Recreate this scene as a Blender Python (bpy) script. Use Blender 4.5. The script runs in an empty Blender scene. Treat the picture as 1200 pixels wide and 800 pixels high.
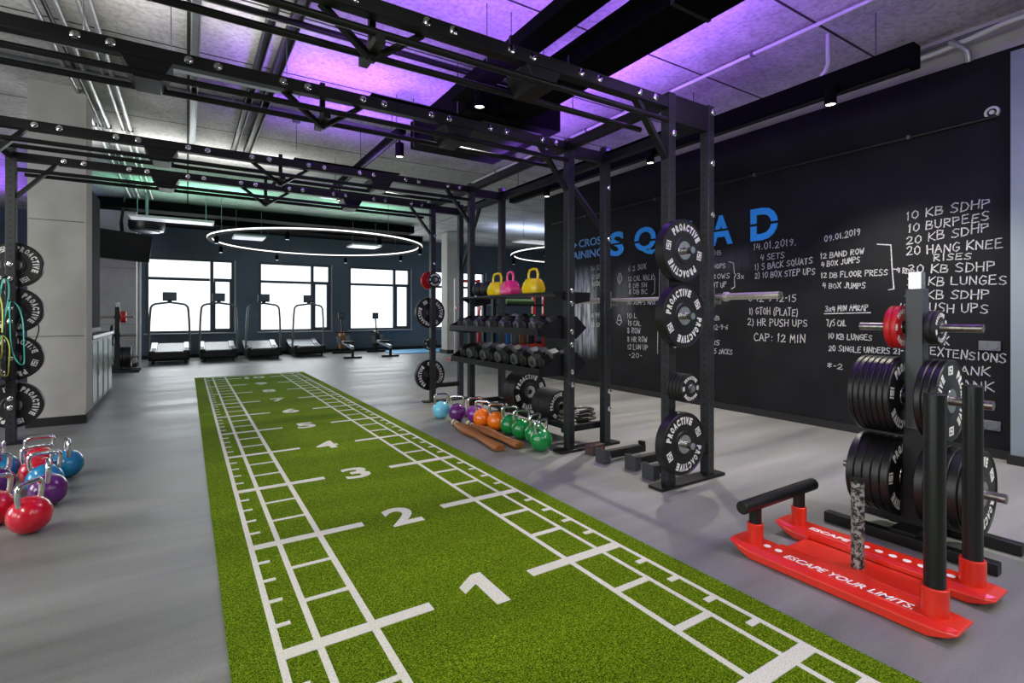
import bpy, bmesh, math, random
from mathutils import Vector, Matrix
random.seed(7)
PI = math.pi
S = bpy.context.scene
C = S.collection
R = math.radians

# ------------------------------------------------------------------ camera
CAMH = 1.28
YAW = math.atan2(381, 598)
FPX = 598.0
cam_d = bpy.data.cameras.new('camera'); cam = bpy.data.objects.new('camera', cam_d); C.objects.link(cam)
cam.location = (0, 0, CAMH); cam.rotation_euler = (PI/2, 0, -YAW)
cam_d.sensor_width = 36; cam_d.lens = FPX/1200*36; cam_d.shift_y = -33/1200.0
cam_d.clip_start = 0.05; cam_d.clip_end = 200
S.camera = cam
# ------------------------------------------------------------------ view, world, lights
S.view_settings.view_transform = 'Standard'; S.view_settings.look = 'None'
S.view_settings.gamma = 1.0; S.view_settings.use_curve_mapping = False
S.view_settings.exposure = 0.0
w = bpy.data.worlds.new('world'); S.world = w; w.use_nodes = True
w.node_tree.nodes['Background'].inputs[0].default_value = (0.93, 0.96, 1.0, 1)
w.node_tree.nodes['Background'].inputs[1].default_value = 1.9

def area(name, loc, rot, sx, sy, power, col=(1, 1, 1), spread=180):
    l = bpy.data.lights.new(name, 'AREA'); l.shape = 'RECTANGLE'; l.size = sx; l.size_y = sy
    l.energy = power; l.color = col; l.spread = R(spread)
    o = bpy.data.objects.new(name, l); C.objects.link(o); o.location = loc; o.rotation_euler = rot
    return o
def spot(name, loc, target, power, col=(1, 1, 1), angle=80, blend=.6, rad=.03):
    l = bpy.data.lights.new(name, 'SPOT'); l.energy = power; l.color = col; l.spot_size = R(angle); l.spot_blend = blend
    l.shadow_soft_size = rad
    o = bpy.data.objects.new(name, l); C.objects.link(o); o.location = loc
    o.rotation_euler = (Vector(target)-Vector(loc)).to_track_quat('-Z', 'Y').to_euler()
    return o
PURPLE = (0.33, 0.11, 1.0)
GREEN = (0.32, 1.0, 0.62)
# duct LED strips; rig-beam and over-sled ones are added to wash the ceiling purple
# (x, y, z, size x, size y, power); the profiles are built with the rig and the ducts
PURPLE_RIG_ADDED = [(3.45, 4.7, 2.84, .04, 4.0, 78), (1.6, 3.72, 2.885, .9, .04, 25), (1.5, 5.66, 2.885, 1.1, .04, 34), (1.9, 6.85, 2.885, 2.0, .04, 30)]
for px_, py_, pz_, ax_, ay_, e_ in PURPLE_RIG_ADDED:
    area('purple_led_and_added_light', (px_, py_, pz_+.012), (0, R(180+(22 if px_ > 3 else 0)), 0), ax_, ay_, e_, PURPLE, 120)
PURPLE_STRIPS = [(2.56, 2.2, 3.36, 4.4, 22), (3.9, -.05, 3.04, 1.9, 170)]  # second one: unseen flood added to purple the ceiling above the sled
for px_, py_, pz_, L_, e_ in PURPLE_STRIPS:
    area('purple_led_and_added_light', (px_, py_, pz_+.03), (PI, 0, 0), .05, L_, e_, PURPLE, 118)
area('purple_led_and_added_light', (2.95, 5.6, 3.70), (PI, 0, 0), 1.0, .8, 10, PURPLE)
area('purple_led_and_added_light', (3.16, 2.4, 3.53), (0, R(180+40), 0), .05, 4.0, 66, PURPLE, 95)
area('purple_led_and_added_light', (-3.3, 13.0, 3.3), (PI, 0, 0), .1, 4, 60, PURPLE)
area('green_led_light', (.2, 12.6, 3.30), (PI, 0, 0), 2.6, .1, 44, GREEN)
area('green_led_light', (3.6, 12.6, 3.30), (PI, 0, 0), 1.8, .1, 26, GREEN)
area('blue_led_light', (9.0, 13.0, 3.36), (PI, 0, 0), 2.0, .3, 40, (.55, .68, 1.0))
# daylight through the windows of the back wall and of the left wall
for wx in (0.1, 2.95, 5.7):
    area('window_daylight', (wx, 17.45, 1.8), (R(-90), 0, 0), 2.0, 2.1, 60, (.93, .97, 1.0))
for wy in (-3.0, 1.5, 6.0):
    area('window_daylight', (-6.95, wy, 1.9), (0, R(-90), 0), 2.2, 3.0, 130, (.95, .98, 1.0))
# fill luminaires added out of view, direct and indirect (their housings are built with the ceiling fittings)
FILL_LUM = [(1.2, -.6), (1.2, -3.6), (-2.6, 1.2), (4.3, -.6), (4.3, -3.6), (-3.6, 4.4)]
for lx, ly in FILL_LUM:
    area('ceiling_fill_light', (lx, ly, 3.30), (0, 0, 0), .25, 1.8, 85 if lx < -2 else 34 if ly > -2 and lx < 2 else 80 if lx > 4 else 55, (1, 1, .90))
    area('ceiling_fill_light', (lx, ly, 3.43), (PI, 0, 0), .25, 1.8, 9 if lx < 3 else 3, (1, .97, .93))
LINEAR = [(.33, 5.04, 1.1), (-1.1, 5.0, 1.1)]
for lx, ly, L_ in LINEAR:
    area('ceiling_fill_light', (lx, ly, 3.385), (PI, 0, 0), L_, .06, 9, (1, .98, .96))
area('ceiling_fill_light', (.2, 9.6, 3.42), (PI, 0, 0), 3.0, .1, 46, (1, 1, .97))  # bare uplight added to brighten the rear ceiling, no fitting built
area('ceiling_fill_light', (10, 11, 3.5), (0, 0, 0), 3, .3, 80, (1, .98, .96))  # added fill for the far right zone, without a fitting

# ------------------------------------------------------------------ materials
def lin(c):
    c = c/255.0
    return c/12.92 if c <= .04045 else ((c+.055)/1.055)**2.4
def rgb(r, g, b): return (lin(r), lin(g), lin(b), 1)
M = {}
def mat(name, col, rough=.5, metal=0, bump=0, bscale=60, var=0, vscale=6, emit=0, coat=0, spec=None):
    m = bpy.data.materials.new(name); m.use_nodes = True
    nt = m.node_tree; p = nt.nodes['Principled BSDF']
    p.inputs['Base Color'].default_value = col; p.inputs['Roughness'].default_value = rough
    p.inputs['Metallic'].default_value = metal; p.inputs['Coat Weight'].default_value = coat
    if spec is not None: p.inputs['Specular IOR Level'].default_value = spec
    if emit:
        p.inputs['Emission Color'].default_value = col; p.inputs['Emission Strength'].default_value = emit
    tc = nt.nodes.new('ShaderNodeTexCoord')
    if var:
        n = nt.nodes.new('ShaderNodeTexNoise'); n.inputs['Scale'].default_value = vscale; n.inputs['Detail'].default_value = 5
        nt.links.new(tc.outputs['Object'], n.inputs['Vector'])
        mx = nt.nodes.new('ShaderNodeMix'); mx.data_type = 'RGBA'; mx.blend_type = 'MULTIPLY'
        mx.inputs[0].default_value = 1
        rp = nt.nodes.new('ShaderNodeValToRGB')
        rp.color_ramp.elements[0].position = .3; rp.color_ramp.elements[0].color = (1-var, 1-var, 1-var, 1)
        rp.color_ramp.elements[1].position = .7; rp.color_ramp.elements[1].color = (1+var*.3, 1+var*.3, 1+var*.3, 1)
        nt.links.new(n.outputs[0], rp.inputs[0]); mx.inputs[6].default_value = col
        nt.links.new(rp.outputs[0], mx.inputs[7]); nt.links.new(mx.outputs[2], p.inputs['Base Color'])
    if bump:
        n = nt.nodes.new('ShaderNodeTexNoise'); n.inputs['Scale'].default_value = bscale; n.inputs['Detail'].default_value = 4
        nt.links.new(tc.outputs['Object'], n.inputs['Vector'])
        b = nt.nodes.new('ShaderNodeBump'); b.inputs['Strength'].default_value = bump; b.inputs['Distance'].default_value = .01
        nt.links.new(n.outputs[0], b.inputs['Height']); nt.links.new(b.outputs[0], p.inputs['Normal'])
    M[name] = m
    return m
mat('rig_black', rgb(13, 14, 16), .42, .0, .05, 300, .15, 9, spec=.35)
mat('rubber', rgb(15, 15, 16), .40, 0, .06, 120, .2, 14)
mat('rubber_matte', rgb(18, 18, 19), .6, 0, .06, 120, .2, 14)
mat('dumbbell_black', rgb(34, 34, 36), .3, 0, .05, 90, .25, 30)
mat('letter_white', rgb(244, 243, 240), .6, 0, 0, 0, .12, 60)
mat('steel', rgb(190, 190, 188), .22, 1, .02, 200, .15, 30)
mat('bar_steel', rgb(214, 206, 192), .3, .55, .02, 120, .15, 30)
mat('tree_grey', rgb(58, 61, 65), .42, .1, .03, 90, .12, 8)
mat('steel_worn', rgb(150, 146, 140), .32, 1, .05, 150, .45, 45)
mat('chrome', rgb(225, 225, 226), .12, 1, .01, 50, .05, 20)
mat('red_paint', rgb(214, 40, 18), .3, 0, .03, 140, .08, 9, coat=.3)
mat('red_plate', rgb(196, 26, 30), .4, 0, .05, 100, .12, 20)
mat('pole_black', rgb(13, 14, 16), .35, 0, .03, 150, .1, 12)
mat('concrete_column', rgb(180, 178, 172), .85, 0, .25, 25, .18, 2.2)
mat('concrete_edge', rgb(196, 186, 170), .85, 0, .15, 40, .12, 5)
mat('slate_wall', rgb(88, 103, 117), .7, 0, .05, 80, .08, 2)
mat('grey_blue_wall', rgb(122, 134, 138), .6, 0, .05, 60, .06, 2)
mat('dark_base', rgb(9, 9, 10), .6, 0, .03, 60, .1, 5)
mat('frame_grey', rgb(70, 78, 88), .45, 0, .03, 60, .05, 5)
mat('silver_frame', rgb(170, 176, 182), .4, .3, .02, 60, .05, 5)
mat('white_paint', rgb(205, 205, 205), .45, 0, .02, 60, .06, 6)
mat('pipe_grey', rgb(165, 165, 165), .35, .6, .03, 90, .15, 8)
mat('gray_metal', rgb(105, 108, 112), .4, .5, .03, 90, .15, 8)
mat('duct_black', rgb(6, 6, 7), .8, 0, .03, 60, .15, 5, spec=.05)
mat('light_white', (1, .98, .95, 1), .5, 0, emit=1.6)
mat('panel_light', (.8, .85, .92, 1), .5, 0, emit=.55)
mat('lamp_lens', (1, .93, .82, 1), .3, 0, emit=9)
mat('screen', rgb(16, 18, 26), .18, 0, .0, 0, .1, 3)
mat('screen_grey', rgb(84, 94, 104), .3, 0, .0, 0, .15, 20)
mat('frosted', rgb(172, 190, 188), .25, 0, .02, 20, .2, 4)
mat('wood_top', rgb(70, 50, 44), .5, 0, .05, 60, .3, 8)
mat('belt_grey', rgb(165, 168, 170), .5, .2, .05, 90, .15, 25)
mat('tan', rgb(150, 92, 45), .55, 0, .08, 60, .35, 18)
mat('cream', rgb(214, 198, 170), .7, 0, .08, 60, .15, 20)
mat('foam_black', rgb(18, 18, 19), .75, 0, .1, 120, .15, 14)
mat('blue_sign', rgb(22, 148, 226), .5, 0, .02, 50, .06, 8)
mat('blue_sign_pale', rgb(92, 150, 205), .5, 0, .02, 50, .06, 8)
mat('socket', rgb(96, 100, 104), .5, 0, .03, 60, .1, 10)
for n, c in dict(kb_red=(206, 14, 44), kb_blue=(24, 130, 184), kb_sky=(116, 205, 232), kb_purple=(94, 26, 110), kb_violet=(122, 34, 140),
                 kb_orange=(246, 120, 16), kb_green=(6, 128, 58), kb_yellow=(238, 206, 20), kb_pink=(232, 50, 130)).items():
    mat(n, rgb(*c), .22, 0, .02, 60, .08, 12, coat=.5)
mat('bag_blue', rgb(30, 130, 210), .5, 0, .05, 40, .1, 10)
mat('mat_blue', rgb(96, 170, 215), .6, 0, .05, 40, .06, 6)
mat('foam_green', rgb(96, 140, 74), .6, 0, .05, 40, .1, 10)
mat('band_teal', rgb(64, 176, 160), .45, 0, .03, 40, .15, 20)
mat('band_yellow', rgb(206, 206, 90), .45, 0, .03, 40, .15, 20)
mat('rope_cream', rgb(190, 176, 150), .8, 0, .3, 90, .35, 60)

def nodes(name):
    m = bpy.data.materials.new(name); m.use_nodes = True; M[name] = m
    nt = m.node_tree
    return m, nt, nt.nodes['Principled BSDF'], nt.nodes.new('ShaderNodeTexCoord')
def N(nt, t, **k):
    n = nt.nodes.new(t)
    for a, v in k.items(): setattr(n, a, v)
    return n
def math_(nt, op, a, b=None):
    n = N(nt, 'ShaderNodeMath', operation=op)
    for i, v in enumerate((a, b)):
        if v is None: continue
        if isinstance(v, (int, float)): n.inputs[i].default_value = v
        else: nt.links.new(v, n.inputs[i])
    return n.outputs[0]
def ramp(nt, fac, stops):
    r = N(nt, 'ShaderNodeValToRGB'); e = r.color_ramp.elements
    e[0].position, e[0].color = stops[0]; e[1].position, e[1].color = stops[1]
    for p, c in stops[2:]:
        x = e.new(p); x.color = c
    nt.links.new(fac, r.inputs[0])
    return r.outputs[0]
def noise(nt, vec, scale, detail=4, rough=.5):
    n = N(nt, 'ShaderNodeTexNoise'); n.inputs['Scale'].default_value = scale; n.inputs['Detail'].default_value = detail
    n.inputs['Roughness'].default_value = rough
    nt.links.new(vec, n.inputs['Vector']); return n.outputs[0]
def mapping(nt, vec, scale=(1, 1, 1), rot=(0, 0, 0)):
    n = N(nt, 'ShaderNodeMapping'); n.inputs['Scale'].default_value = scale; n.inputs['Rotation'].default_value = rot
    nt.links.new(vec, n.inputs['Vector']); return n.outputs[0]
def mixc(nt, fac, a, b, mode='MIX'):
    n = N(nt, 'ShaderNodeMix', data_type='RGBA', blend_type=mode)
    if isinstance(fac, (int, float)): n.inputs[0].default_value = fac
    else: nt.links.new(fac, n.inputs[0])
    for i, v in ((6, a), (7, b)):
        if isinstance(v, tuple): n.inputs[i].default_value = v
        else: nt.links.new(v, n.inputs[i])
    return n.outputs[2]
def bump(nt, p, h, strength, dist=.01):
    b = N(nt, 'ShaderNodeBump'); b.inputs['Strength'].default_value = strength; b.inputs['Distance'].default_value = dist
    nt.links.new(h, b.inputs['Height']); nt.links.new(b.outputs[0], p.inputs['Normal'])

# floor: grey rubber / vinyl; reflection and shadow streaks painted into the colour
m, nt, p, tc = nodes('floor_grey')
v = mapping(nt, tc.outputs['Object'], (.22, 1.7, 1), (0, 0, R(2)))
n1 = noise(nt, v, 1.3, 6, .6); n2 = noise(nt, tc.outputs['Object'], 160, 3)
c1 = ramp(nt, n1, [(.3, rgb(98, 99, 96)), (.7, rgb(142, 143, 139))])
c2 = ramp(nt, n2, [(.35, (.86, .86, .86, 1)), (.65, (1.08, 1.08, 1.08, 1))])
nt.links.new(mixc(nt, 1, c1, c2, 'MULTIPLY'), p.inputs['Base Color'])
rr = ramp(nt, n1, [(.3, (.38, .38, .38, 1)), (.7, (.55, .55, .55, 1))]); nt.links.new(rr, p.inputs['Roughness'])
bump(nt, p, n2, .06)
# turf
m, nt, p, tc = nodes('turf_green')
n1 = noise(nt, tc.outputs['Object'], 190, 3, .7); n2 = noise(nt, mapping(nt, tc.outputs['Object'], (.5, 2.2, 1), (0, 0, R(18))), 1.1, 3)
n3 = noise(nt, tc.outputs['Object'], 70, 4, .7)
c = ramp(nt, n1, [(.36, rgb(42, 72, 0)), (.5, rgb(110, 148, 12)), (.64, rgb(184, 206, 56))])
c = mixc(nt, 1, c, ramp(nt, n3, [(.3, (.6, .6, .6, 1)), (.7, (1.15, 1.15, 1.1, 1))]), 'MULTIPLY')
c = mixc(nt, 1, c, ramp(nt, n2, [(.3, (.8, .82, .8, 1)), (.7, (1.1, 1.1, 1.0, 1))]), 'MULTIPLY')
nt.links.new(c, p.inputs['Base Color']); p.inputs['Roughness'].default_value = .9; p.inputs['Specular IOR Level'].default_value = .05
bump(nt, p, n1, .9, .02)
# white turf lines
m, nt, p, tc = nodes('turf_white')
n1 = noise(nt, tc.outputs['Object'], 190, 3, .7)
nt.links.new(ramp(nt, n1, [(.3, rgb(196, 194, 176)), (.65, rgb(240, 238, 226))]), p.inputs['Base Color'])
p.inputs['Roughness'].default_value = .85; bump(nt, p, n1, .5, .015)
# ceiling: precast concrete planks
m, nt, p, tc = nodes('ceiling_concrete')
sx = N(nt, 'ShaderNodeSeparateXYZ'); nt.links.new(tc.outputs['Object'], sx.inputs[0])
def joint(coord, pitch, wd):
    f = math_(nt, 'FRACT', math_(nt, 'DIVIDE', coord, pitch))
    return math_(nt, 'LESS_THAN', f, wd/pitch)
j = math_(nt, 'MAXIMUM', joint(sx.outputs[1], 1.2, .025), joint(sx.outputs[0], 6.1, .03))
n1 = noise(nt, tc.outputs['Object'], 1.1, 7, .62); n2 = noise(nt, tc.outputs['Object'], 22, 5, .65)
c = ramp(nt, n1, [(.28, rgb(140, 138, 136)), (.72, rgb(206, 204, 202))])
c = mixc(nt, 1, c, ramp(nt, n2, [(.3, (.62, .62, .62, 1)), (.58, (1.05, 1.05, 1.05, 1))]), 'MULTIPLY')
c = mixc(nt, j, c, rgb(30, 30, 30))
nt.links.new(c, p.inputs['Base Color']); p.inputs['Roughness'].default_value = .85; bump(nt, p, n2, .25)
# black chalkboard wall with smeared chalk dust
m, nt, p, tc = nodes('chalkboard')
n1 = noise(nt, tc.outputs['Object'], 2.2, 6, .65)
c = ramp(nt, n1, [(.3, rgb(18, 19, 20)), (.75, rgb(29, 30, 32))])
sx = N(nt, 'ShaderNodeSeparateXYZ'); nt.links.new(tc.outputs['Object'], sx.inputs[0])
def band(co, a, b, soft):
    mr = N(nt, 'ShaderNodeMapRange', interpolation_type='SMOOTHSTEP'); nt.links.new(co, mr.inputs[0])
    mr.inputs[1].default_value = a-soft; mr.inputs[2].default_value = a+soft
    m2 = N(nt, 'ShaderNodeMapRange', interpolation_type='SMOOTHSTEP'); nt.links.new(co, m2.inputs[0])
    m2.inputs[1].default_value = b-soft; m2.inputs[2].default_value = b+soft; m2.inputs[3].default_value = 1; m2.inputs[4].default_value = 0
    return math_(nt, 'MULTIPLY', mr.outputs[0], m2.outputs[0])
st = noise(nt, mapping(nt, tc.outputs['Object'], (1, 9, 1.2)), 1.6, 5, .6)
sm = math_(nt, 'MULTIPLY', band(sx.outputs[1], 6.78, 7.48, .12), band(sx.outputs[2], .62, 2.02, .18))
sm = math_(nt, 'MULTIPLY', sm, ramp(nt, st, [(.38, (.12, .12, .12, 1)), (.62, (1, 1, 1, 1))]))
sm2 = math_(nt, 'MULTIPLY', band(sx.outputs[1], 5.9, 6.25, .12), band(sx.outputs[2], 1.15, 2.0, .2))
sm2 = math_(nt, 'MULTIPLY', math_(nt, 'MULTIPLY', sm2, st), .25)
sm3 = math_(nt, 'MULTIPLY', band(sx.outputs[1], 3.8, 4.5, .2), band(sx.outputs[2], 1.85, 2.1, .1))
sm3 = math_(nt, 'MULTIPLY', math_(nt, 'MULTIPLY', sm3, st), .15)
c = mixc(nt, math_(nt, 'MULTIPLY', math_(nt, 'ADD', math_(nt, 'ADD', sm, sm2), sm3), .8), c, rgb(175, 182, 192))
nt.links.new(c, p.inputs['Base Color']); p.inputs['Roughness'].default_value = .62; p.inputs['Specular IOR Level'].default_value = .12
# chalk strokes
m, nt, p, tc = nodes('chalk')
n1 = noise(nt, tc.outputs['Object'], 90, 3, .7)
nt.links.new(ramp(nt, n1, [(.32, rgb(92, 94, 96)), (.6, rgb(196, 197, 198))]), p.inputs['Base Color']); p.inputs['Roughness'].default_value = .9
# rig steel with laser-cut hole pattern
m, nt, p, tc = nodes('upright_steel')
sx = N(nt, 'ShaderNodeSeparateXYZ'); nt.links.new(tc.outputs['Object'], sx.inputs[0])
fz = math_(nt, 'MULTIPLY', math_(nt, 'SUBTRACT', math_(nt, 'FRACT', math_(nt, 'DIVIDE', sx.outputs[2], .06)), .5), .06)
lat = math_(nt, 'MINIMUM', math_(nt, 'ABSOLUTE', sx.outputs[0]), math_(nt, 'ABSOLUTE', sx.outputs[1]))
dd = math_(nt, 'SQRT', math_(nt, 'ADD', math_(nt, 'POWER', fz, 2), math_(nt, 'POWER', lat, 2)))
hole = math_(nt, 'LESS_THAN', dd, .011)
n1 = noise(nt, tc.outputs['Object'], 12, 4)
c = ramp(nt, n1, [(.3, rgb(28, 30, 33)), (.7, rgb(42, 44, 48))])
nt.links.new(mixc(nt, hole, c, rgb(2, 2, 2)), p.inputs['Base Color']); p.inputs['Roughness'].default_value = .36
# scuffed sled post
m, nt, p, tc = nodes('scuffed_post')
n1 = noise(nt, tc.outputs['Object'], 55, 4, .7)
nt.links.new(ramp(nt, n1, [(.46, rgb(24, 24, 25)), (.56, rgb(150, 148, 146))]), p.inputs['Base Color']); p.inputs['Roughness'].default_value = .4
# window glass: clear pane
m, nt, p, tc = nodes('window_glass')
tr = N(nt, 'ShaderNodeBsdfTransparent'); gl = N(nt, 'ShaderNodeBsdfGlossy'); gl.inputs['Roughness'].default_value = .03
tr.inputs[0].default_value = (.97, .99, 1, 1)
mx = N(nt, 'ShaderNodeMixShader'); mx.inputs[0].default_value = .06
nt.links.new(tr.outputs[0], mx.inputs[1]); nt.links.new(gl.outputs[0], mx.inputs[2])
nt.links.new(mx.outputs[0], nt.nodes['Material Output'].inputs[0])

# ------------------------------------------------------------------ mesh helpers
class MB:
    def __init__(s): s.bm = bmesh.new()
    def _add(s, vs, faces):
        v = [s.bm.verts.new(q) for q in vs]
        for f in faces:
            try: s.bm.faces.new([v[i] for i in f])
            except ValueError: pass
        return v
    def box(s, c, d, rot=None):
        x, y, z = d[0]/2, d[1]/2, d[2]/2
        m3 = rot.to_matrix() if rot is not None and hasattr(rot, 'to_matrix') else Matrix.Identity(3)
        vs = [Vector(c)+m3 @ Vector((i*x, j*y, k*z)) for i in (-1, 1) for j in (-1, 1) for k in (-1, 1)]
        s._add(vs, [(0, 1, 3, 2), (4, 6, 7, 5), (0, 4, 5, 1), (2, 3, 7, 6), (0, 2, 6, 4), (1, 5, 7, 3)])
        return s
    def bar(s, a, b, wx, wz=None):
        """rectangular bar from a to b"""
        a, b = Vector(a), Vector(b); wz = wz or wx
        d = b-a; L = d.length; q = d.to_track_quat('Y', 'Z')
        x, z = wx/2, wz/2
        vs = [a+q @ Vector((i*x, j*L, k*z)) for i in (-1, 1) for j in (0, 1) for k in (-1, 1)]
        s._add(vs, [(0, 1, 3, 2), (4, 6, 7, 5), (0, 4, 5, 1), (2, 3, 7, 6), (0, 2, 6, 4), (1, 5, 7, 3)])
        return s
    def tube(s, path, r, n=10, closed=False, flat=1.0):
        P = [Vector(q) for q in path]; k = len(P); rings = []
        prev = None
        for i, q in enumerate(P):
            if closed: t = (P[(i+1) % k]-P[i-1]).normalized()
            elif i == 0: t = (P[1]-P[0]).normalized()
            elif i == k-1: t = (P[-1]-P[-2]).normalized()
            else: t = ((P[i]-P[i-1]).normalized()+(P[i+1]-P[i]).normalized()).normalized()
            if prev is None:
                up = Vector((0, 0, 1)) if abs(t.z) < .9 else Vector((1, 0, 0))
                u = t.cross(up).normalized()
            else:
                u = (prev-t*prev.dot(t))
                u = u.normalized() if u.length > 1e-6 else t.orthogonal().normalized()
            prev = u; v = t.cross(u)
            rr = r[i] if isinstance(r, (list, tuple)) else r
            rings.append([s.bm.verts.new(q+u*(rr*math.cos(2*PI*j/n))+v*(rr*flat*math.sin(2*PI*j/n))) for j in range(n)])
        m = k if closed else k-1
        for i in range(m):
            A, B = rings[i], rings[(i+1) % k]
            for j in range(n):
                s.bm.faces.new((A[j], A[(j+1) % n], B[(j+1) % n], B[j]))
        if not closed:
            s.bm.faces.new(rings[0][::-1]); s.bm.faces.new(rings[-1])
        return s
    def cyl(s, a, b, r, n=20, r2=None):
        return s.tube([a, b], [r, r if r2 is None else r2], n)
    def lathe(s, prof, axis='Z', n=40, c=(0, 0, 0), closed=False):
        """prof: (radius, height) list"""
        rings = []; c = Vector(c)
        for (r, h) in prof:
            ring = []
            for j in range(n):
                a = 2*PI*j/n; x, y = r*math.cos(a), r*math.sin(a)
                ring.append(s.bm.verts.new(c+Vector({'Z': (x, y, h), 'Y': (x, h, y), 'X': (h, x, y)}[axis])))
            rings.append(ring)
        k = len(rings)
        for i in range(k if closed else k-1):
            A, B = rings[i], rings[(i+1) % k]
            for j in range(n):
                s.bm.faces.new((A[j], A[(j+1) % n], B[(j+1) % n], B[j]))
        if not closed:
            s.bm.faces.new(rings[0][::-1]); s.bm.faces.new(rings[-1])
        return s
    def prism(s, poly, axis, a, b):
        """poly in the plane across the axis: X -> (y,z), Y -> (x,z), Z -> (x,y)"""
        f = {'X': lambda p, h: (h, p[0], p[1]), 'Y': lambda p, h: (p[0], h, p[1]), 'Z': lambda p, h: (p[0], p[1], h)}[axis]
        n = len(poly)
        A = [s.bm.verts.new(f(p, a)) for p in poly]; B = [s.bm.verts.new(f(p, b)) for p in poly]
        s.bm.faces.new(A[::-1]); s.bm.faces.new(B)
        for i in range(n): s.bm.faces.new((A[i], A[(i+1) % n], B[(i+1) % n], B[i]))
        return s
    def quad(s, *p):
        s._add([Vector(q) for q in p], [tuple(range(len(p)))]); return s
    def sphere(s, c, r, sc=(1, 1, 1), u=20, v=14):
        m4 = Matrix.Translation(c) @ Matrix.Diagonal((sc[0], sc[1], sc[2], 1))
        bmesh.ops.create_uvsphere(s.bm, u_segments=u, v_segments=v, radius=r, matrix=m4); return s
    def build(s, name, material, parent=None, bevel=0, smooth=True, ang=35, recalc=True):
        if recalc: bmesh.ops.recalc_face_normals(s.bm, faces=s.bm.faces[:])
        me = bpy.data.meshes.new(name); s.bm.to_mesh(me); s.bm.free()
        me.materials.append(M[material])
        if smooth:
            me.shade_smooth(); me.set_sharp_from_angle(angle=R(ang))
        o = bpy.data.objects.new(name, me); C.objects.link(o)
        if parent is not None: o.parent = parent
        if bevel:
            b = o.modifiers.new('bevel', 'BEVEL'); b.width = bevel; b.segments = 2; b.limit_method = 'ANGLE'; b.angle_limit = R(40)
            b.harden_normals = False
        return o

def tag(o, label, cat, group=None, kind=None):
    if label: o['label'] = label
    if cat: o['category'] = cat
    if group: o['group'] = group
    if kind: o['kind'] = kind
    return o
def thing(name, label, cat, loc=(0, 0, 0), rz=0, group=None):
    o = bpy.data.objects.new(name, None); C.objects.link(o); o.empty_display_size = .1
    o.location = loc; o.rotation_euler = (0, 0, rz)
    return tag(o, label, cat, group)
def struct(o): o['kind'] = 'structure'; return o
def dup(o, parent=None):
    c = o.copy(); C.objects.link(c)
    if parent is not None: c.parent = parent
    for ch in list(o.children): dup(ch, c)
    return c
def inst(mesh_obj, parent, loc=(0, 0, 0), rot=(0, 0, 0)):
    c = mesh_obj.copy(); C.objects.link(c); c.parent = parent; c.location = loc; c.rotation_euler = rot
    return c
ORD = ['first', 'second', 'third', 'fourth', 'fifth', 'sixth', 'seventh', 'eighth', 'ninth', 'tenth', 'eleventh', 'twelfth', 'thirteenth', 'fourteenth']

# image ray -> point on the plane X = k (places writing on the side wall)
_ax, _ay = math.sin(YAW), math.cos(YAW)
def on_x(px, py, X):
    r = (px-600)/FPX; u = -(py-367)/FPX
    d = Vector((r*_ay+_ax, -r*_ax+_ay, u)); t = X/d.x
    return Vector((X, d.y*t, CAMH+u*t))
def text_mesh(txt, bold=0.0, size=1.0, res=3):
    cu = bpy.data.curves.new('txt', 'FONT'); cu.body = txt; cu.size = size; cu.offset = bold; cu.resolution_u = res
    o = bpy.data.objects.new('txt', cu); C.objects.link(o)
    dg = bpy.context.evaluated_depsgraph_get()
    me = bpy.data.meshes.new_from_object(o.evaluated_get(dg))
    bpy.data.objects.remove(o); bpy.data.curves.remove(cu)
    bm = bmesh.new(); bm.from_mesh(me); bpy.data.meshes.remove(me)
    return bm
def text_geo(txt, bold=0.0, res=3, cut=None):
    """verts (unit box 0..1 across and up) and faces of a word"""
    bm = text_mesh(txt, bold, 1.0, res)
    xs = [v.co.x for v in bm.verts]; ys = [v.co.y for v in bm.verts]
    x0, x1, y0, y1 = min(xs), max(xs), min(ys), max(ys)
    if cut:
        for h in cut:
            yy = y0+(y1-y0)*h
            bmesh.ops.bisect_plane(bm, geom=bm.verts[:]+bm.edges[:]+bm.faces[:], plane_co=(0, yy, 0), plane_no=(0, 1, 0))
        a, b = y0+(y1-y0)*cut[0], y0+(y1-y0)*cut[1]
        dl = [f for f in bm.faces if a < f.calc_center_median().y < b]
        bmesh.ops.delete(bm, geom=dl, context='FACES')
    bm.verts.ensure_lookup_table(); bm.verts.index_update()
    V = [((v.co.x-x0)/(x1-x0), (v.co.y-y0)/(y1-y0)) for v in bm.verts]
    F = [tuple(v.index for v in f.verts) for f in bm.faces]
    asp = (x1-x0)/(y1-y0); bm.free()
    return V, F, asp
# ================================================================== ROOM SHELL
WX = 6.05; CZ = 3.9; BY = 17.5
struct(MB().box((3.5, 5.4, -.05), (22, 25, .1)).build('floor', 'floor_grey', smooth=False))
ceil = MB().box((3.5, 5.4, CZ+.1), (22, 25, .2)).build('ceiling', 'ceiling_concrete', smooth=False); struct(ceil)
wall_r = MB().box((WX+.1, 3.3, 1.795), (.2, 9.97, 3.59)).build('wall_right', 'chalkboard', smooth=False); struct(wall_r)
struct(MB().box((WX+.13, 3.3, 3.745), (.2, 9.97, .31)).build('trim_1', 'concrete_column', smooth=False))
struct(MB().box((WX-.01, 4.85, .04), (.02, 6.9, .08)).build('baseboard_right', 'dark_base', smooth=False))
struct(MB().box((WX-.03, -.12, 1.75), (.24, 3.0, 3.5)).build('wall_pilaster', 'grey_blue_wall', smooth=False))
struct(MB().box((WX-.16, -.1, .04), (.02, 3.0, .08)).build('baseboard_pilaster', 'dark_base', smooth=False))
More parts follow.
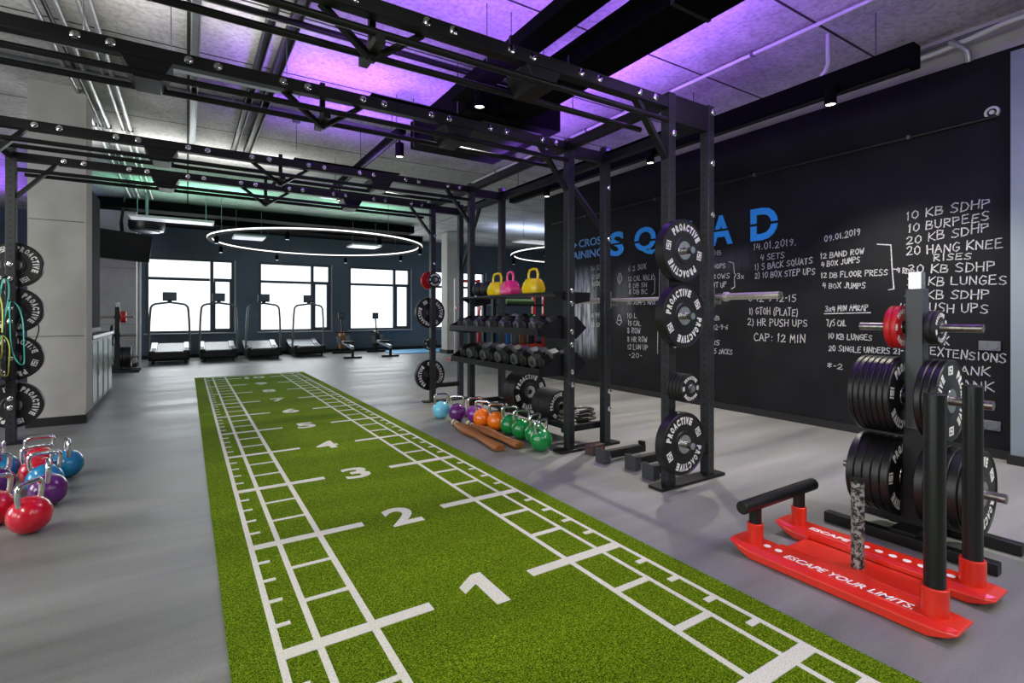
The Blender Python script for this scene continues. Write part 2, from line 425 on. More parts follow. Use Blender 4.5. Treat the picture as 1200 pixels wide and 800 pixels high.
# wall between the board and the far zone, seen edge on
# back wall with window openings
WIN = [(-.97, 1.2), (1.88, 4.02), (4.63, 6.8), (7.75, 9.9)]
WZ0, WZ1 = .71, 2.87
bw = MB()
xs = [-3.2]+[v for q in WIN for v in q]+[14]
for i in range(0, len(xs), 2):
    bw.box(((xs[i]+xs[i+1])/2, BY+.15, CZ/2), (xs[i+1]-xs[i], .3, CZ))
for a, b in WIN:
    bw.box(((a+b)/2, BY+.15, WZ0/2), (b-a, .3, WZ0)); bw.box(((a+b)/2, BY+.15, (WZ1+CZ)/2), (b-a, .3, CZ-WZ1))
struct(bw.build('wall_back', 'slate_wall', smooth=False))
struct(MB().box((5.4, BY-.01, .05), (17, .02, .1)).build('baseboard_back', 'dark_base', smooth=False))
lw = MB()
LWIN = [(-4.5, -1.5), (0, 3.0), (4.5, 7.5)]
ys = [-7]+[v for q in LWIN for v in q]+[17.8]
for i in range(0, len(ys), 2): lw.box((-7.1, (ys[i]+ys[i+1])/2, CZ/2), (.2, ys[i+1]-ys[i], CZ))
for a, b in LWIN:
    lw.box((-7.1, (a+b)/2, .4), (.2, b-a, .8)); lw.box((-7.1, (a+b)/2, 3.45), (.2, b-a, .9))
lw = struct(lw.build('wall_left', 'slate_wall', smooth=False))
for i, (a, b) in enumerate(LWIN):
    wd = MB()
    for y in (a+.03, (a+b)/2, b-.03): wd.box((-7.12, y, 1.9), (.08, .07, 2.2))
    for z in (.83, 2.97): wd.box((-7.12, (a+b)/2, z), (.08, b-a-.1, .07))
    f = struct(wd.build('window_%d' % (i+5), 'frame_grey', bevel=.006))
    MB().box((-7.12, (a+b)/2, 1.9), (.012, b-a-.1, 2.1)).build('window_glass', 'window_glass', f, smooth=False)
struct(MB().box((3.5, -7.1, CZ/2), (21, .2, CZ)).build('wall_near', 'slate_wall', smooth=False))
struct(MB().box((WX+.1, -4.2, CZ/2), (.2, 5.0, CZ)).build('wall_right_near', 'grey_blue_wall', smooth=False))
struct(MB().box((14.1, 13, CZ/2), (.2, 9.4, CZ)).build('wall_far_right', 'slate_wall', smooth=False))
struct(MB().box((10.2, 8.36, CZ/2), (7.9, .12, CZ)).build('wall_divider', 'slate_wall', smooth=False))
struct(MB().box((-5.1, BY+.15, CZ/2), (3.8, .3, CZ)).build('wall_back_left', 'slate_wall', smooth=False))
for i, (a, b) in enumerate(WIN):
    wd = MB(); mid = a+(b-a)*.735; tz = 2.27
    y = BY+.08
    for x in (a+.03, b-.03): wd.box((x, y, (WZ0+WZ1)/2), (.07, .08, WZ1-WZ0))
    for z in (WZ0+.03, WZ1-.03): wd.box(((a+b)/2, y, z), (b-a-.1, .08, .07))
    wd.box((mid, y, (WZ0+WZ1)/2), (.09, .08, WZ1-WZ0-.1))
    wd.box(((a+mid)/2, y, tz), (mid-a-.1, .08, .08)); wd.box(((b+mid)/2, y, tz), (b-mid-.1, .08, .1))
    # opening casement in the lower right field
    wd.box((mid+.07, y-.01, (WZ0+tz)/2), (.05, .09, tz-WZ0-.1)); wd.box((b-.09, y-.01, (WZ0+tz)/2), (.05, .09, tz-WZ0-.1))
    wd.box(((mid+b)/2, y-.01, WZ0+.09), (b-mid-.1, .09, .05))
    f = struct(wd.build('window_%d' % (i+1), 'frame_grey', bevel=.006))
    g = MB()
    g.box(((a+mid)/2, y, (WZ0+tz)/2), (mid-a-.1, .012, tz-WZ0-.06)); g.box(((a+mid)/2, y, (WZ1+tz)/2), (mid-a-.1, .012, WZ1-tz-.06))
    g.box(((b+mid)/2, y, (WZ0+tz)/2), (b-mid-.1, .012, tz-WZ0-.06)); g.box(((b+mid)/2, y, (WZ1+tz)/2), (b-mid-.1, .012, WZ1-tz-.06))
    g.build('window_glass', 'window_glass', f, smooth=False)
    MB().box(((a+b)/2, BY-.03, WZ0-.015), (b-a+.1, .16, .03)).build('window_sill', 'silver_frame', f, bevel=.004)
    MB().box((b+.03, BY-.012, (WZ0+WZ1)/2), (.04, .02, WZ1-WZ0)).build('window_reveal', 'silver_frame', f, smooth=False)

# concrete columns
def column(name, x0, x1, y0, y1, label):
    o = MB().box(((x0+x1)/2, (y0+y1)/2, CZ/2), (x1-x0, y1-y0, CZ)).build(name, 'concrete_column', smooth=False); struct(o)
    o['label'] = label
    bb = MB().box(((x0+x1)/2, y0-.008, .05), (x1-x0+.03, .016, .1)).box((x1+.008, (y0+y1)/2, .05), (.016, y1-y0, .1))
    bb.build('baseboard', 'dark_base', o, smooth=False)
    MB().box((x1+.004, y0+.06, 2.0), (.008, .13, 3.7)).build('edge_strip', 'concrete_edge', o, smooth=False)
    for z in (1.02, 2.34): MB().box(((x0+x1)/2, y0-.001, z), (x1-x0-.02, .006, .008)).build('board_joint', 'gray_metal', o, smooth=False)
    return o
column('column_front', -1.5, -1.0, 7.7, 8.2, 'raw concrete column behind the left rig upright')
column('column_rear', -1.75, -1.02, 15.0, 15.5, 'raw concrete column left of the windows')
cg = MB().box((7.25, 15.0, CZ/2), (.55, .5, CZ)).build('column_right', 'concrete_column', bevel=.05); struct(cg)
MB().box((7.25, 15.0, .06), (.62, .57, .12)).build('baseboard', 'dark_base', cg, smooth=False)
o = MB().cyl((-.94, 14.98, 0), (-.94, 14.98, 3.3), .025, 12).build('conduit_pipe', 'white_paint')
tag(o, 'white vertical pipe beside the concrete column left of the windows', 'pipe')

# ------------------------------------------------------------------ chalk lettering on the black wall
ST = {
'A': [[(0, 0), (.5, 1), (1, 0)], [(.2, .38), (.85, .38)]], 'B': [[(0, 0), (.05, 1)], [(0, 1), (.8, .9), (.75, .6), (.1, .52)], [(.1, .52), (.95, .4), (.85, .05), (0, 0)]],
'C': [[(.95, .85), (.5, 1), (.08, .65), (.08, .3), (.45, 0), (1, .12)]], 'D': [[(.05, 0), (.05, 1)], [(0, 1), (.7, .85), (1, .5), (.75, .12), (0, 0)]],
'E': [[(.9, 1), (.1, .97), (.05, 0), (.95, .04)], [(.08, .52), (.75, .55)]], 'F': [[(.95, 1), (.1, .97), (.05, 0)], [(.08, .5), (.75, .53)]],
'G': [[(.95, .85), (.5, 1), (.08, .6), (.1, .2), (.5, 0), (.95, .2), (.95, .45), (.55, .45)]], 'H': [[(.05, 1), (.08, 0)], [(.95, 1), (.92, 0)], [(.05, .5), (.95, .52)]],
'I': [[(.5, 1), (.5, 0)]], 'J': [[(.8, 1), (.75, .2), (.45, 0), (.1, .18)]], 'K': [[(.08, 1), (.05, 0)], [(.95, 1), (.1, .48), (1, 0)]],
'L': [[(.1, 1), (.05, .02), (.95, 0)]], 'M': [[(0, 0), (.12, 1), (.5, .35), (.88, 1), (1, 0)]], 'N': [[(.05, 0), (.08, 1), (.92, 0), (.95, 1)]],
'O': [[(.5, 1), (.1, .75), (.08, .3), (.5, 0), (.92, .28), (.9, .75), (.5, 1)]], 'P': [[(.08, 0), (.08, 1)], [(0, 1), (.85, .92), (.9, .62), (.1, .45)]],
'Q': [[(.5, 1), (.1, .75), (.08, .3), (.5, 0), (.92, .28), (.9, .75), (.5, 1)], [(.6, .3), (1, -.08)]], 'R': [[(.08, 0), (.08, 1)], [(0, 1), (.85, .9), (.8, .6), (.1, .5), (.95, 0)]],
'S': [[(.95, .88), (.5, 1), (.1, .78), (.3, .55), (.8, .4), (.9, .15), (.5, 0), (.02, .1)]], 'T': [[(0, .98), (1, 1)], [(.5, 1), (.48, 0)]],
'U': [[(.05, 1), (.1, .2), (.5, 0), (.9, .2), (.95, 1)]], 'V': [[(0, 1), (.5, 0), (1, 1)]], 'W': [[(0, 1), (.25, 0), (.5, .7), (.75, 0), (1, 1)]],
'X': [[(0, 1), (1, 0)], [(1, 1), (0, 0)]], 'Y': [[(0, 1), (.5, .5)], [(1, 1), (.4, 0)]], 'Z': [[(0, 1), (1, 1), (0, 0), (1, 0)]],
'0': [[(.5, 1), (.1, .7), (.1, .25), (.5, 0), (.9, .3), (.9, .75), (.5, 1)]], '1': [[(.2, .75), (.6, 1), (.5, 0)]], '2': [[(.08, .75), (.4, 1), (.85, .85), (.75, .5), (.05, .02), (1, .05)]],
'3': [[(.1, .9), (.6, 1), (.85, .75), (.4, .53), (.95, .3), (.6, 0), (.05, .1)]], '4': [[(.3, 1), (.05, .4), (.95, .45)], [(.8, .9), (.72, 0)]], '5': [[(.9, 1), (.2, .97), (.15, .6), (.7, .58), (.92, .28), (.55, 0), (.05, .08)]],
'6': [[(.85, 1), (.25, .6), (.1, .2), (.5, 0), (.9, .2), (.7, .45), (.15, .35)]], '7': [[(.05, 1), (.95, .98), (.4, 0)]], '8': [[(.5, .52), (.12, .78), (.5, 1), (.85, .78), (.5, .52), (.08, .25), (.5, 0), (.92, .25), (.5, .52)]],
'9': [[(.85, .65), (.45, .5), (.12, .75), (.5, 1), (.88, .8), (.8, .3), (.5, 0)]], '(': [[(.8, 1.05), (.35, .6), (.4, .2), (.85, -.1)]], ')': [[(.2, 1.05), (.65, .6), (.6, .2), (.15, -.1)]],
'-': [[(.1, .5), (.9, .52)]], '.': [[(.4, .0), (.55, .08)]], ':': [[(.45, .15), (.55, .22)], [(.45, .65), (.55, .72)]], '/': [[(.1, -.05), (.9, 1.05)]], '*': [[(.1, .3), (.9, .8)], [(.1, .8), (.9, .3)], [(.5, .15), (.5, .95)]],
'|': [[(.5, 1.1), (.5, -.1)]], 'x': [[(.1, .6), (.9, 0)], [(.9, .6), (.1, 0)]]}
rj = random.Random(3)
def ribbon(mb, pts, wd):
    """pts: world points on the wall -> flat chalk stroke just off the surface"""
    for a, b in zip(pts[:-1], pts[1:]):
        d = b-a
        if d.length < 1e-5: continue
        d.normalize(); n = Vector((0, -d.z, d.y)); e = d*(wd*.35)
        w1, w2 = wd*rj.uniform(.38, .58), wd*rj.uniform(.38, .58)
        mb.quad(a-e+n*w1, a-e-n*w1, b+e-n*w2, b+e+n*w2)
def chalk_line(mb, txt, x0, y0, x1, y1, hpx, wd=None):
    p0, p1 = on_x(x0, y0, WX-.004), on_x(x1, y1, WX-.004)
    mid = (p0+p1)/2; dep = mid.x*_ax+mid.y*_ay
    H = hpx*dep/FPX; wd = wd or .0098
    adv = [(.55 if c in ' .:|' else .6 if c in '1I-()' else 1.0) for c in txt]
    tot = sum(adv)-.22; u = p1-p0; x = 0
    for c, a in zip(txt, adv):
        if c != ' ':
            dz = rj.uniform(-.07, .07); sc = rj.uniform(.9, 1.1); sl = rj.uniform(-.03, .1)
            for poly in ST[c]:
                pts = []
                for (gx, gy) in poly:
                    gx2 = (x+(gx*(a-.22)+sl*gy))/tot; gy2 = gy*sc+dz
                    pts.append(p0+u*gx2+Vector((0, 0, gy2*H)))
                ribbon(mb, pts, wd)
        x += a
def chalk_path(mb, pts, wd=.011):
    ribbon(mb, [on_x(px, py, WX-.004) for px, py in pts], wd)
def chalk_block(label, lines, paths=()):
    mb = MB()
    for l in lines: chalk_line(mb, *l)
    for q in paths: chalk_path(mb, q)
    o = mb.build('chalk_lettering', 'chalk', wall_r, smooth=False, recalc=False); o['label'] = label
chalk_block('white chalk list at the right end', [
    ('10 KB SDHP', 1062, 258, 1160, 242, 10), ('10 BURPEES', 1064, 272.5, 1159, 257.5, 10), ('20 KB SDHP', 1062, 287, 1159, 271, 10),
    ('20 HANG KNEE', 1062, 299.5, 1175, 289.5, 10), ('RISES', 1094, 306, 1138, 303, 7.5), ('30 KB SDHP', 1064, 320.5, 1166, 317.5, 10),
    ('30 KB LUNGES', 1063, 334.5, 1180, 333.5, 10), ('40 KB SDHP', 1060, 350, 1159, 350, 10), ('40 PUSH UPS', 1054, 364.5, 1158, 367, 10),
    ('EXTENSIONS', 1090, 415.5, 1179, 426, 10), ('PLANK', 1102, 435.5, 1160, 441, 10), ('PLANK', 1102, 452.5, 1165, 459, 10),
    ('50 BACK', 1068, 401, 1112, 404, 9)])
chalk_block('dated chalk list with a bracket', [
    ('09.01.2019', 966, 283, 1008, 274.8, 6.8), ('12 BAND ROW', 961.5, 303.5, 1012, 296.8, 6.5), ('4 BOX JUMPS', 962.5, 313.3, 1007.5, 307, 6),
    ('12 DB FLOOR PRESS', 962, 325.7, 1040, 322.3, 6.5), ('4 BOX JUMPS', 964, 337.5, 1014, 338, 6.2), ('4 RDS', 1051, 319, 1070, 321.5, 6)],
    [[(1028, 286), (1044, 287), (1045.5, 315), (1051, 315.5)], [(1045.5, 315), (1047.5, 338.5), (1041, 339.5)]])
chalk_block('underlined chalk list below the bracket', [
    ('3x4 MIN AMRAP', 967, 365, 1017, 363.5, 6.5), ('7/5 CAL', 968.5, 382, 991.5, 382, 7), ('10 KB LUNGES', 970.5, 396.5, 1021.5, 399, 6.5),
    ('20 SINGLE UNDERS 21-', 971, 411, 1058, 415, 6.5), ('*-2', 969, 431, 987, 433, 6.5)], [[(966, 367.5), (1020, 366.2)]])
chalk_block('dated chalk list under the blue letter D', [
    ('14.01.2019.', 883, 293.5, 933, 287, 8), ('4 SETS', 891, 305, 919, 302, 6.5), ('1) 5 BACK SQUATS', 884.5, 316.5, 952, 308.5, 7),
    ('2) 10 BOX STEP UPS', 884.5, 326.5, 955, 321, 6.8)])
chalk_block('chalk list ending in CAP: 12 MIN', [
    ('6-12-9-12-15', 877, 353, 933, 353, 7.5), ('1) GTOH (PLATE)', 878, 368, 935, 370, 8), ('2) HR PUSH UPS', 876, 381, 946, 383, 8),
    ('CAP: 12 MIN', 883.5, 399, 943.5, 402, 9)])
chalk_block('short chalk lines right of the rack upright', [
    ('DB', 834, 299, 845, 298, 5), ('HOPS', 836, 314.5, 850, 313.5, 5), ('ROWS', 835, 326.5, 855, 325.5, 5.5), ('SIT UP', 833, 337.5, 851, 336, 5.5),
    ('3x', 863.5, 327, 872, 326.5, 6.5), ('AB', 834, 375, 843, 375, 5.5), ('12-9-6', 836, 386, 853, 386, 5.5), ('US', 834, 404.5, 843, 404.5, 5.5), ('25 JACKS', 833.5, 414, 858, 415, 5.5)],
    [[(854, 306.5), (859.5, 308), (860.5, 320), (862.5, 322), (860.5, 325), (861, 336), (857, 338.5)], [(833, 345), (834, 354)]])
chalk_block('chalk list left of the rack upright with a drop symbol', [
    ('6 2 30X', 736, 318, 757, 314.5, 6), ('12 CAL WALK', 736, 329.5, 766, 327.5, 5.5), ('8 DB SN', 736.5, 337, 758, 336.5, 5.5), ('8 DB BC', 737, 344.5, 758.5, 344, 5.5),
    ('10 JUMPS MAX', 735.5, 356.5, 768, 357, 5), ('10 L', 735, 372.5, 746, 372.5, 6), ('15 CAL', 736, 381, 751, 381.5, 5.5), ('8 ROW', 735, 390, 750, 390.5, 6),
    ('8 HR ROW', 735, 400, 758, 400.5, 6), ('12 LUN UP', 735.5, 409, 759, 410, 6), ('-20-', 737, 418.5, 752, 419, 5)],
    [[(765, 320), (767.5, 326), (767, 343), (764, 345)], [(773, 310), (772.5, 347)], [(771, 382), (770.5, 414)],
     [(726, 320), (723.5, 326), (726, 332.5), (729, 327), (727.5, 320.5), (726, 320)], [(725, 369), (722.5, 378), (726, 381), (728.5, 377), (726.5, 369), (725, 369)], [(724, 375), (728, 375.5)], [(726, 323), (726.3, 329)]])
chalk_block('half wiped chalk list under the small blue words', [
    ('3x SQ', 692, 317, 704, 315.5, 5), ('12 UP', 693, 327, 704, 326, 5), ('10 DL', 694, 335, 704, 334, 5), ('8 PP', 693, 372, 704, 372, 5), ('12 GH', 693, 383, 704, 383, 5)])

# blue wall sign: small words and big stencil letters
def wall_glyph(txt, x0, y0, x1, y1, hpx, material, bold=0, cut=None, name='sign_letter'):
    p0, p1 = on_x(x0, y0, WX), on_x(x1, y1, WX)
    # same height and baseline for the whole word keeps it level on the wall
    mid = (p0+p1)/2; dep = mid.x*_ax+mid.y*_ay; H = hpx*dep/FPX
    V, F, asp = text_geo(txt, bold, 4, cut)
    bm = bmesh.new(); L = p0.y-p1.y
    vs = [bm.verts.new((WX-.012, p0.y-L*a, (p0.z+p1.z)/2+b*H)) for a, b in V]
    for f in F:
        try: bm.faces.new([vs[i] for i in f])
        except ValueError: pass
    r = bmesh.ops.extrude_face_region(bm, geom=bm.faces[:])
    bmesh.ops.translate(bm, verts=[v for v in r['geom'] if isinstance(v, bmesh.types.BMVert)], vec=(.0115, 0, 0))
    mb = MB(); mb.bm.free(); mb.bm = bm
    return mb.build(name, material, wall_r, smooth=False)
for ch, x0, y0, x1, y1, h in (('S', 714.5, 301, 731.5, 299, 28.5), ('Q', 744, 301.5, 769, 296, 33), ('U', 789, 294, 811, 291, 32), ('A', 832.5, 289.5, 859, 284, 34.5), ('D', 880, 284, 912, 278, 38)):
    wall_glyph(ch, x0, y0, x1, y1, h, 'blue_sign', .03, (.46, .54))
wall_glyph('CROSS', 679, 291, 709.5, 284, 9, 'blue_sign_pale', .005, None, 'sign_words')
wall_glyph('TRAINING', 660.5, 306.5, 706.5, 299, 9, 'blue_sign_pale', .005, None, 'sign_words')
mb = MB(); a, b, c = on_x(673, 284, WX), on_x(673, 291.5, WX), on_x(676.5, 287, WX)
mb.prism([(a.y, a.z), (b.y, b.z), (c.y, c.z)], 'X', WX-.012, WX-.001); mb.build('sign_arrow', 'blue_sign_pale', wall_r, smooth=False)

for (z, lb) in ((.99, 'upper grey wall socket at the right end of the black wall'), (.282, 'lower grey wall socket at the right end of the black wall')):
    t = thing('wall_socket', lb, 'socket', (WX, 1.55, z))
    MB().box((-.008, 0, 0), (.016, .15, .085)).build('cover_plate', 'socket', t, bevel=.004)
    mb = MB()
    for dy in (-.036, .036): mb.lathe([(.027, -.02), (.03, -.016), (.03, -.01)], 'X', 20, (0, dy, 0))
    mb.build('outlet', 'gray_metal', t)
t = thing('wall_sensor', 'small white ring sensor high on the black wall', 'sensor', (WX, 1.534, 3.066))
MB().lathe([(.034, -.02), (.05, -.02), (.055, -.012), (.055, 0), (.034, 0)], 'X', 28, closed=True).build('ring', 'white_paint', t)
MB().lathe([(.018, -.022), (.02, -.012), (.02, 0)], 'X', 18).build('button', 'white_paint', t)

# ================================================================== TURF
turf = MB().box((1.13, 5.2, .006), (2.0, 13.2, .012)).build('sled_turf', 'turf_green', smooth=False)
tag(turf, 'long green sled turf lane with white ladder lines and numbers', 'turf')
mk = MB(); TZ0, TZ1 = .012, .0145
def strip(x0, x1, y0, y1, lift=.0006): mk.box(((x0+x1)/2, (y0+y1)/2, (TZ0+TZ1+lift)/2), (x1-x0, y1-y0, TZ1-TZ0+lift))
Y1, PIT = 2.05, 1.02
YEND = Y1+9*PIT+.42
for x, wd in ((.292, .026), (.428, .026), (.64, .03), (1.995, .022), (1.863, .022), (1.65, .026)): strip(x-wd/2, x+wd/2, -1.2, YEND, 0)
for k in range(-3, 10):
    y = Y1+k*PIT
    wd = .062 if k < 3 else .05
    strip(.305, .893, y-wd/2, y+wd/2); strip(1.41, 1.984, y-wd/2, y+wd/2)
    for q in range(1, 5):
        yy = y+q*PIT/5
        if yy < YEND: strip(.304, .358, yy-.013, yy+.013); strip(1.93, 1.985, yy-.016, yy+.016)
    for q in (1, 2):
        yy = y+q*PIT/3
        if yy < YEND: strip(.44, .626, yy-.014, yy+.014); strip(1.663, 1.851, yy-.018, yy+.018)
strip(.28, 2.0, YEND-.02, YEND+.03)
mk.build('ladder_lines', 'turf_white', turf, smooth=False)
for k in range(0, 10):
    V, F, asp = text_geo(str(k+1), .028, 5) if k else ([(.54, 0), (1, 0), (1, 1), (.66, 1), (0, .74), (0, .52), (.54, .70)], [(0, 1, 2, 3, 4, 5, 6)], .5)
    H = .285; W_ = {'1': .148, '10': .36}.get(str(k+1), .195)
    bm = bmesh.new(); yc = Y1+k*PIT
    vs = [bm.verts.new((1.135-W_/2+a*W_, yc-H/2+b*H, TZ1)) for a, b in V]
    for f in F:
        try: bm.faces.new([vs[i] for i in f])
        except ValueError: pass
    r = bmesh.ops.extrude_face_region(bm, geom=bm.faces[:])
    bmesh.ops.translate(bm, verts=[v for v in r['geom'] if isinstance(v, bmesh.types.BMVert)], vec=(0, 0, -.002))
    mb = MB(); mb.bm.free(); mb.bm = bm; o = mb.build('distance_number', 'turf_white', turf, smooth=False)
    o['label'] = 'white number %d on the turf' % (k+1)

# ================================================================== TRAINING RIG
RY = [2.56, 3.72, 5.66, 6.85]
RX0, RX1, RX2 = -1.45, 3.0, 3.45
RT = 2.9
rig = thing('training_rig', 'black steel rig spanning the turf with monkey bars, shelves and plate pegs', 'rig', (0, 0, 0))
up_m = MB().box((0, 0, RT/2), (.075, .075, RT)).build('upright', 'upright_steel', rig, bevel=.004)
first = True
def upright(x, y):
    global first
    if first: o = up_m; first = False
    else: o = dup(up_m, rig)
    o.location = (x, y, 0); return o
ups = {}
for y in RY:
    for x in (RX0, RX1, RX2): ups[(x, y)] = upright(x, y)
bolt_m = MB().lathe([(.013, -.015), (.024, -.011), (.0255, 0)], 'Y', 14).build('bolt', 'chrome', rig)
bolt_used = [False]
def bolt(parent, loc, rz=0):
    if not bolt_used[0]: o = bolt_m; bolt_used[0] = True; o.parent = parent
    else: o = bolt_m.copy(); C.objects.link(o); o.parent = parent
    o.location = loc; o.rotation_euler = (0, 0, rz); return o
BZ = 2.82
for i, y in enumerate(RY):
    b = MB().box(((RX0+RX1)/2+.0, y-.0, BZ), (RX1-RX0-.075, .075, .08)).build('crossbeam', 'rig_black', rig, bevel=.005)
    for k in range(8):
        for dx in (0, -.155):
            x = 2.815-.53*k+dx
            if x > RX0+.1: bolt(b, (x, y-.0375, BZ))
    # small connector piece from front to rear uprights and the top gusset plate
    MB().box(((RX1+RX2)/2, y, 2.79), (RX2-RX1-.075, .07, .2 if i == 0 else .1)).build('top_connector', 'rig_black', rig, bevel=.004)
    MB().box(((RX1+RX2)/2, y, .012), (RX2-RX1+.28, .13, .022)).build('base_plate', 'rig_black', rig, bevel=.004)
    if i in (0, 3): MB().box(((RX1+RX2)/2, y, .235), (RX2-RX1-.075, .06, .06)).build('lower_connector', 'rig_black', rig, bevel=.004)
    MB().box((RX0, y, .012), (.2, .13, .022)).build('base_plate', 'rig_black', rig, bevel=.004)
    # pull-up bars slung under the beam on brackets
    for dy, dz in ((-.03, 2.69), (.24, 2.70)):
        MB().cyl((RX0+.05, y+dy, dz), (RX1-.04, y+dy, dz), .02, 12).build('pull_up_bar', 'rig_black', rig)
    for x in (-.2, 1.85):
        MB().prism([(x-.13, 2.785), (x+.13, 2.785), (x+.065, 2.665), (x-.065, 2.665)], 'Y', y-.03, y+.22).build('bar_bracket', 'rig_black', rig, bevel=.003)
    vb = MB(); x = .82
    for s in (-1, 1):
        vb.bar((x+s*.27, y+.05, 2.80), (x, y+.1, 2.615), .04, .03)
    vb.bar((x, y+.1, 2.6), (x, y+.1, 2.93), .035, .035)
    vb.bar((x, y-.05, 2.66), (x, y+.26, 2.66), .05, .05)
    vb.build('bar_hanger', 'rig_black', rig, bevel=.003)
    for s in (-1, 1):
        xx = RX0 if s < 0 else RX1
        MB().bar((xx-s*.03, y, 2.42), (xx-s*.34, y, 2.79), .05, .03).build('corner_brace', 'rig_black', rig)
for x in (RX0, RX1, RX2):
    for a, b in zip(RY[:-1], RY[1:]):
        MB().box((x, (a+b)/2, 2.84 if x != RX2 else 2.78), (.07, b-a-.075, .075)).build('side_beam', 'rig_black', rig, bevel=.005)
MB().bar((RX2, 3.76, 2.1), (RX2, 4.35, 2.76), .03, .06).build('diagonal_brace', 'rig_black', rig)
MB().bar((RX2, 6.8, 1.95), (RX2, 6.25, 2.76), .03, .06).build('diagonal_brace', 'rig_black', rig)
for x, y, zs in ((RX1, RY[1], (.62, .74, .99, 1.11, 1.37, 1.49)), (RX1, RY[0], (2.6, 1.05, .78)), (RX2, RY[0], (2.85, 2.45, 2.05)), (RX2, RY[1], (.35, .52, 2.0, 2.5)), (RX1, RY[3], (2.0, 2.4))):
    for z in zs: bolt(ups[(x, y)], (.0 if x == RX1 and y == RY[1] else .015, -.0375, z))
for z in (.36, .45, .84, 1.2, 1.33, 1.62, 1.76): bolt(ups[(RX0, RY[3])], (0, -.0375, z))
# shelves between the second and third pair of uprights
def shelf(zf, zb, xf, xb, lip=.05, dark='rig_black'):
    y0, y1 = RY[1]+.05, RY[2]-.05
    s = MB().prism([(xf, zf-.012), (xf, zf+lip), (xf+.012, zf+lip), (xf+.014, zf+.004), (xb-.012, zb+.004), (xb-.012, zb+lip*.8), (xb, zb+lip*.8), (xb, zb-.012)], 'Y', y0, y1)
    o = s.build('shelf_tray', dark, rig, smooth=False)
    for y in (y0-.012, y1+.012):
        MB().prism([(xf-.0, zf-.02), (xf+.01, zf+.05), (RX1-.05, zb+.09), (RX1+.12, zb+.09), (RX1+.24, zb-.02), (RX1+.12, zb-.12), (RX1-.08, zb-.12)], 'Y', y-.004, y+.004).build('shelf_bracket', dark, rig, smooth=False)
    return o
SH2 = shelf(1.09, 1.16, 2.68, 3.12)
SH3 = shelf(.72, .82, 2.70, 3.2)
o = MB().box((3.06, 4.69, 1.47), (.42, 1.84, .02)).build('shelf_tray', 'rig_black', rig, smooth=False)
for y in (3.74, 5.64): MB().prism([(2.85, 1.48), (3.27, 1.48), (3.27, 1.4), (3.05, 1.36), (2.85, 1.45)], 'Y', y-.004, y+.004).build('shelf_bracket', 'rig_black', rig, smooth=False)
# low storage cradle for plates between the same uprights
lc = MB()
for x in (3.08, 3.36): lc.box((x, 4.69, .19), (.05, 1.87, .05))
lc.box((3.22, 3.78, .19), (.5, .05, .06)).box((3.22, 5.6, .19), (.5, .05, .06))
for y in (4.15, 4.5): lc.box((3.22, y, .19), (.3, .03, .04))
lc.build('storage_cradle', 'rig_black', rig, bevel=.004)
# barbell hooks and storage pegs
for y in (RY[0]+.0, RY[1]-.0):
    j = MB().box((RX2+.045, y, 1.41), (.02, .07, .16)).box((RX2+.085, y, 1.365), (.1, .06, .03)).box((RX2+.135, y, 1.395), (.014, .06, .09))
    j.build('barbell_hook', 'steel_worn', rig, bevel=.003)
def peg(x, y, z, s, L=.28):
    return MB().cyl((x, y+s*.037, z), (x, y+s*L, z), .0245, 16).build('storage_peg', 'steel', rig)
for z in (.345, .75, 1.26, 1.725): peg(RX1, RY[0], z, -1, .22)
for z in (.38, .84, 1.29, 1.76): peg(RX1, RY[3], z, 1); peg(RX0, RY[3], z, 1)
peg(RX1, RY[3], 1.76, -1, .13)

for px_, py_, pz_, ax_, ay_, e_ in PURPLE_RIG_ADDED:
    MB().box((px_, py_, pz_-.006), (ax_+.03, ay_+.03, .008)).build('ceiling_wash_strip', 'duct_black', rig, smooth=False)  # added carrier for the purple ceiling wash
# ================================================================== WEIGHT PLATES
def ring_letters(k, y, parent):
    """raised lettering on the plate face, looking along +Y; k scales with the plate"""
    cache = {}
    def put(mb, V, F, wd, h, th, rr):
        ca, sa = math.cos(th), math.sin(th)
        vs = []
        for a, b in V:
            gx, gz = (a-.5)*wd, rr+(b-.5)*h
            vs.append(mb.bm.verts.new(((gx*ca+gz*sa), y, (-gx*sa+gz*ca))))
        for f in F:
            try: mb.bm.faces.new([vs[i] for i in f])
            except ValueError: pass
    def done(mb, name):
        r = bmesh.ops.extrude_face_region(mb.bm, geom=mb.bm.faces[:])
        bmesh.ops.translate(mb.bm, verts=[v for v in r['geom'] if isinstance(v, bmesh.types.BMVert)], vec=(0, -.0012, 0))
        mb.build(name, 'letter_white', parent, smooth=False)
    for base in (0, PI):
        mb = MB()
        word = 'PROACTIVE'; adv = [.5 if c == 'I' else 1 for c in word]; tot = sum(adv); x = 0
        for c, a in zip(word, adv):
            if c not in cache: cache[c] = text_geo(c, .06, 2)
            V, F, asp = cache[c]
            th = base+R(112)*((x+a/2)/tot-.5); x += a
            put(mb, V, F, (.012 if c == 'I' else .0305)*k, .052*k, th, .168*k)
        done(mb, 'lettering')
        # side mark: two bars with a stepped figure between them
        mb = MB(); sq = [(0, 0), (1, 0), (1, 1), (0, 1)]
        th = base+PI/2
        for x0, x1, z0, z1 in ((-.032, -.022, -.024, .024), (.022, .032, -.024, .024), (-.016, .016, .014, .024), (-.016, .016, -.005, .005), (-.016, .016, -.024, -.014), (-.016, -.006, .005, .014), (.006, .016, -.014, -.005)):
            V = [((x0+(x1-x0)*a_)/.05+.5, (z0+(z1-z0)*b_)/.05+.5) for a_, b_ in sq]
            put(mb, V, [(0, 1, 2, 3)], .05*k, .05*k, th, .167*k)
        done(mb, 'logo_mark')
PROTO = {}
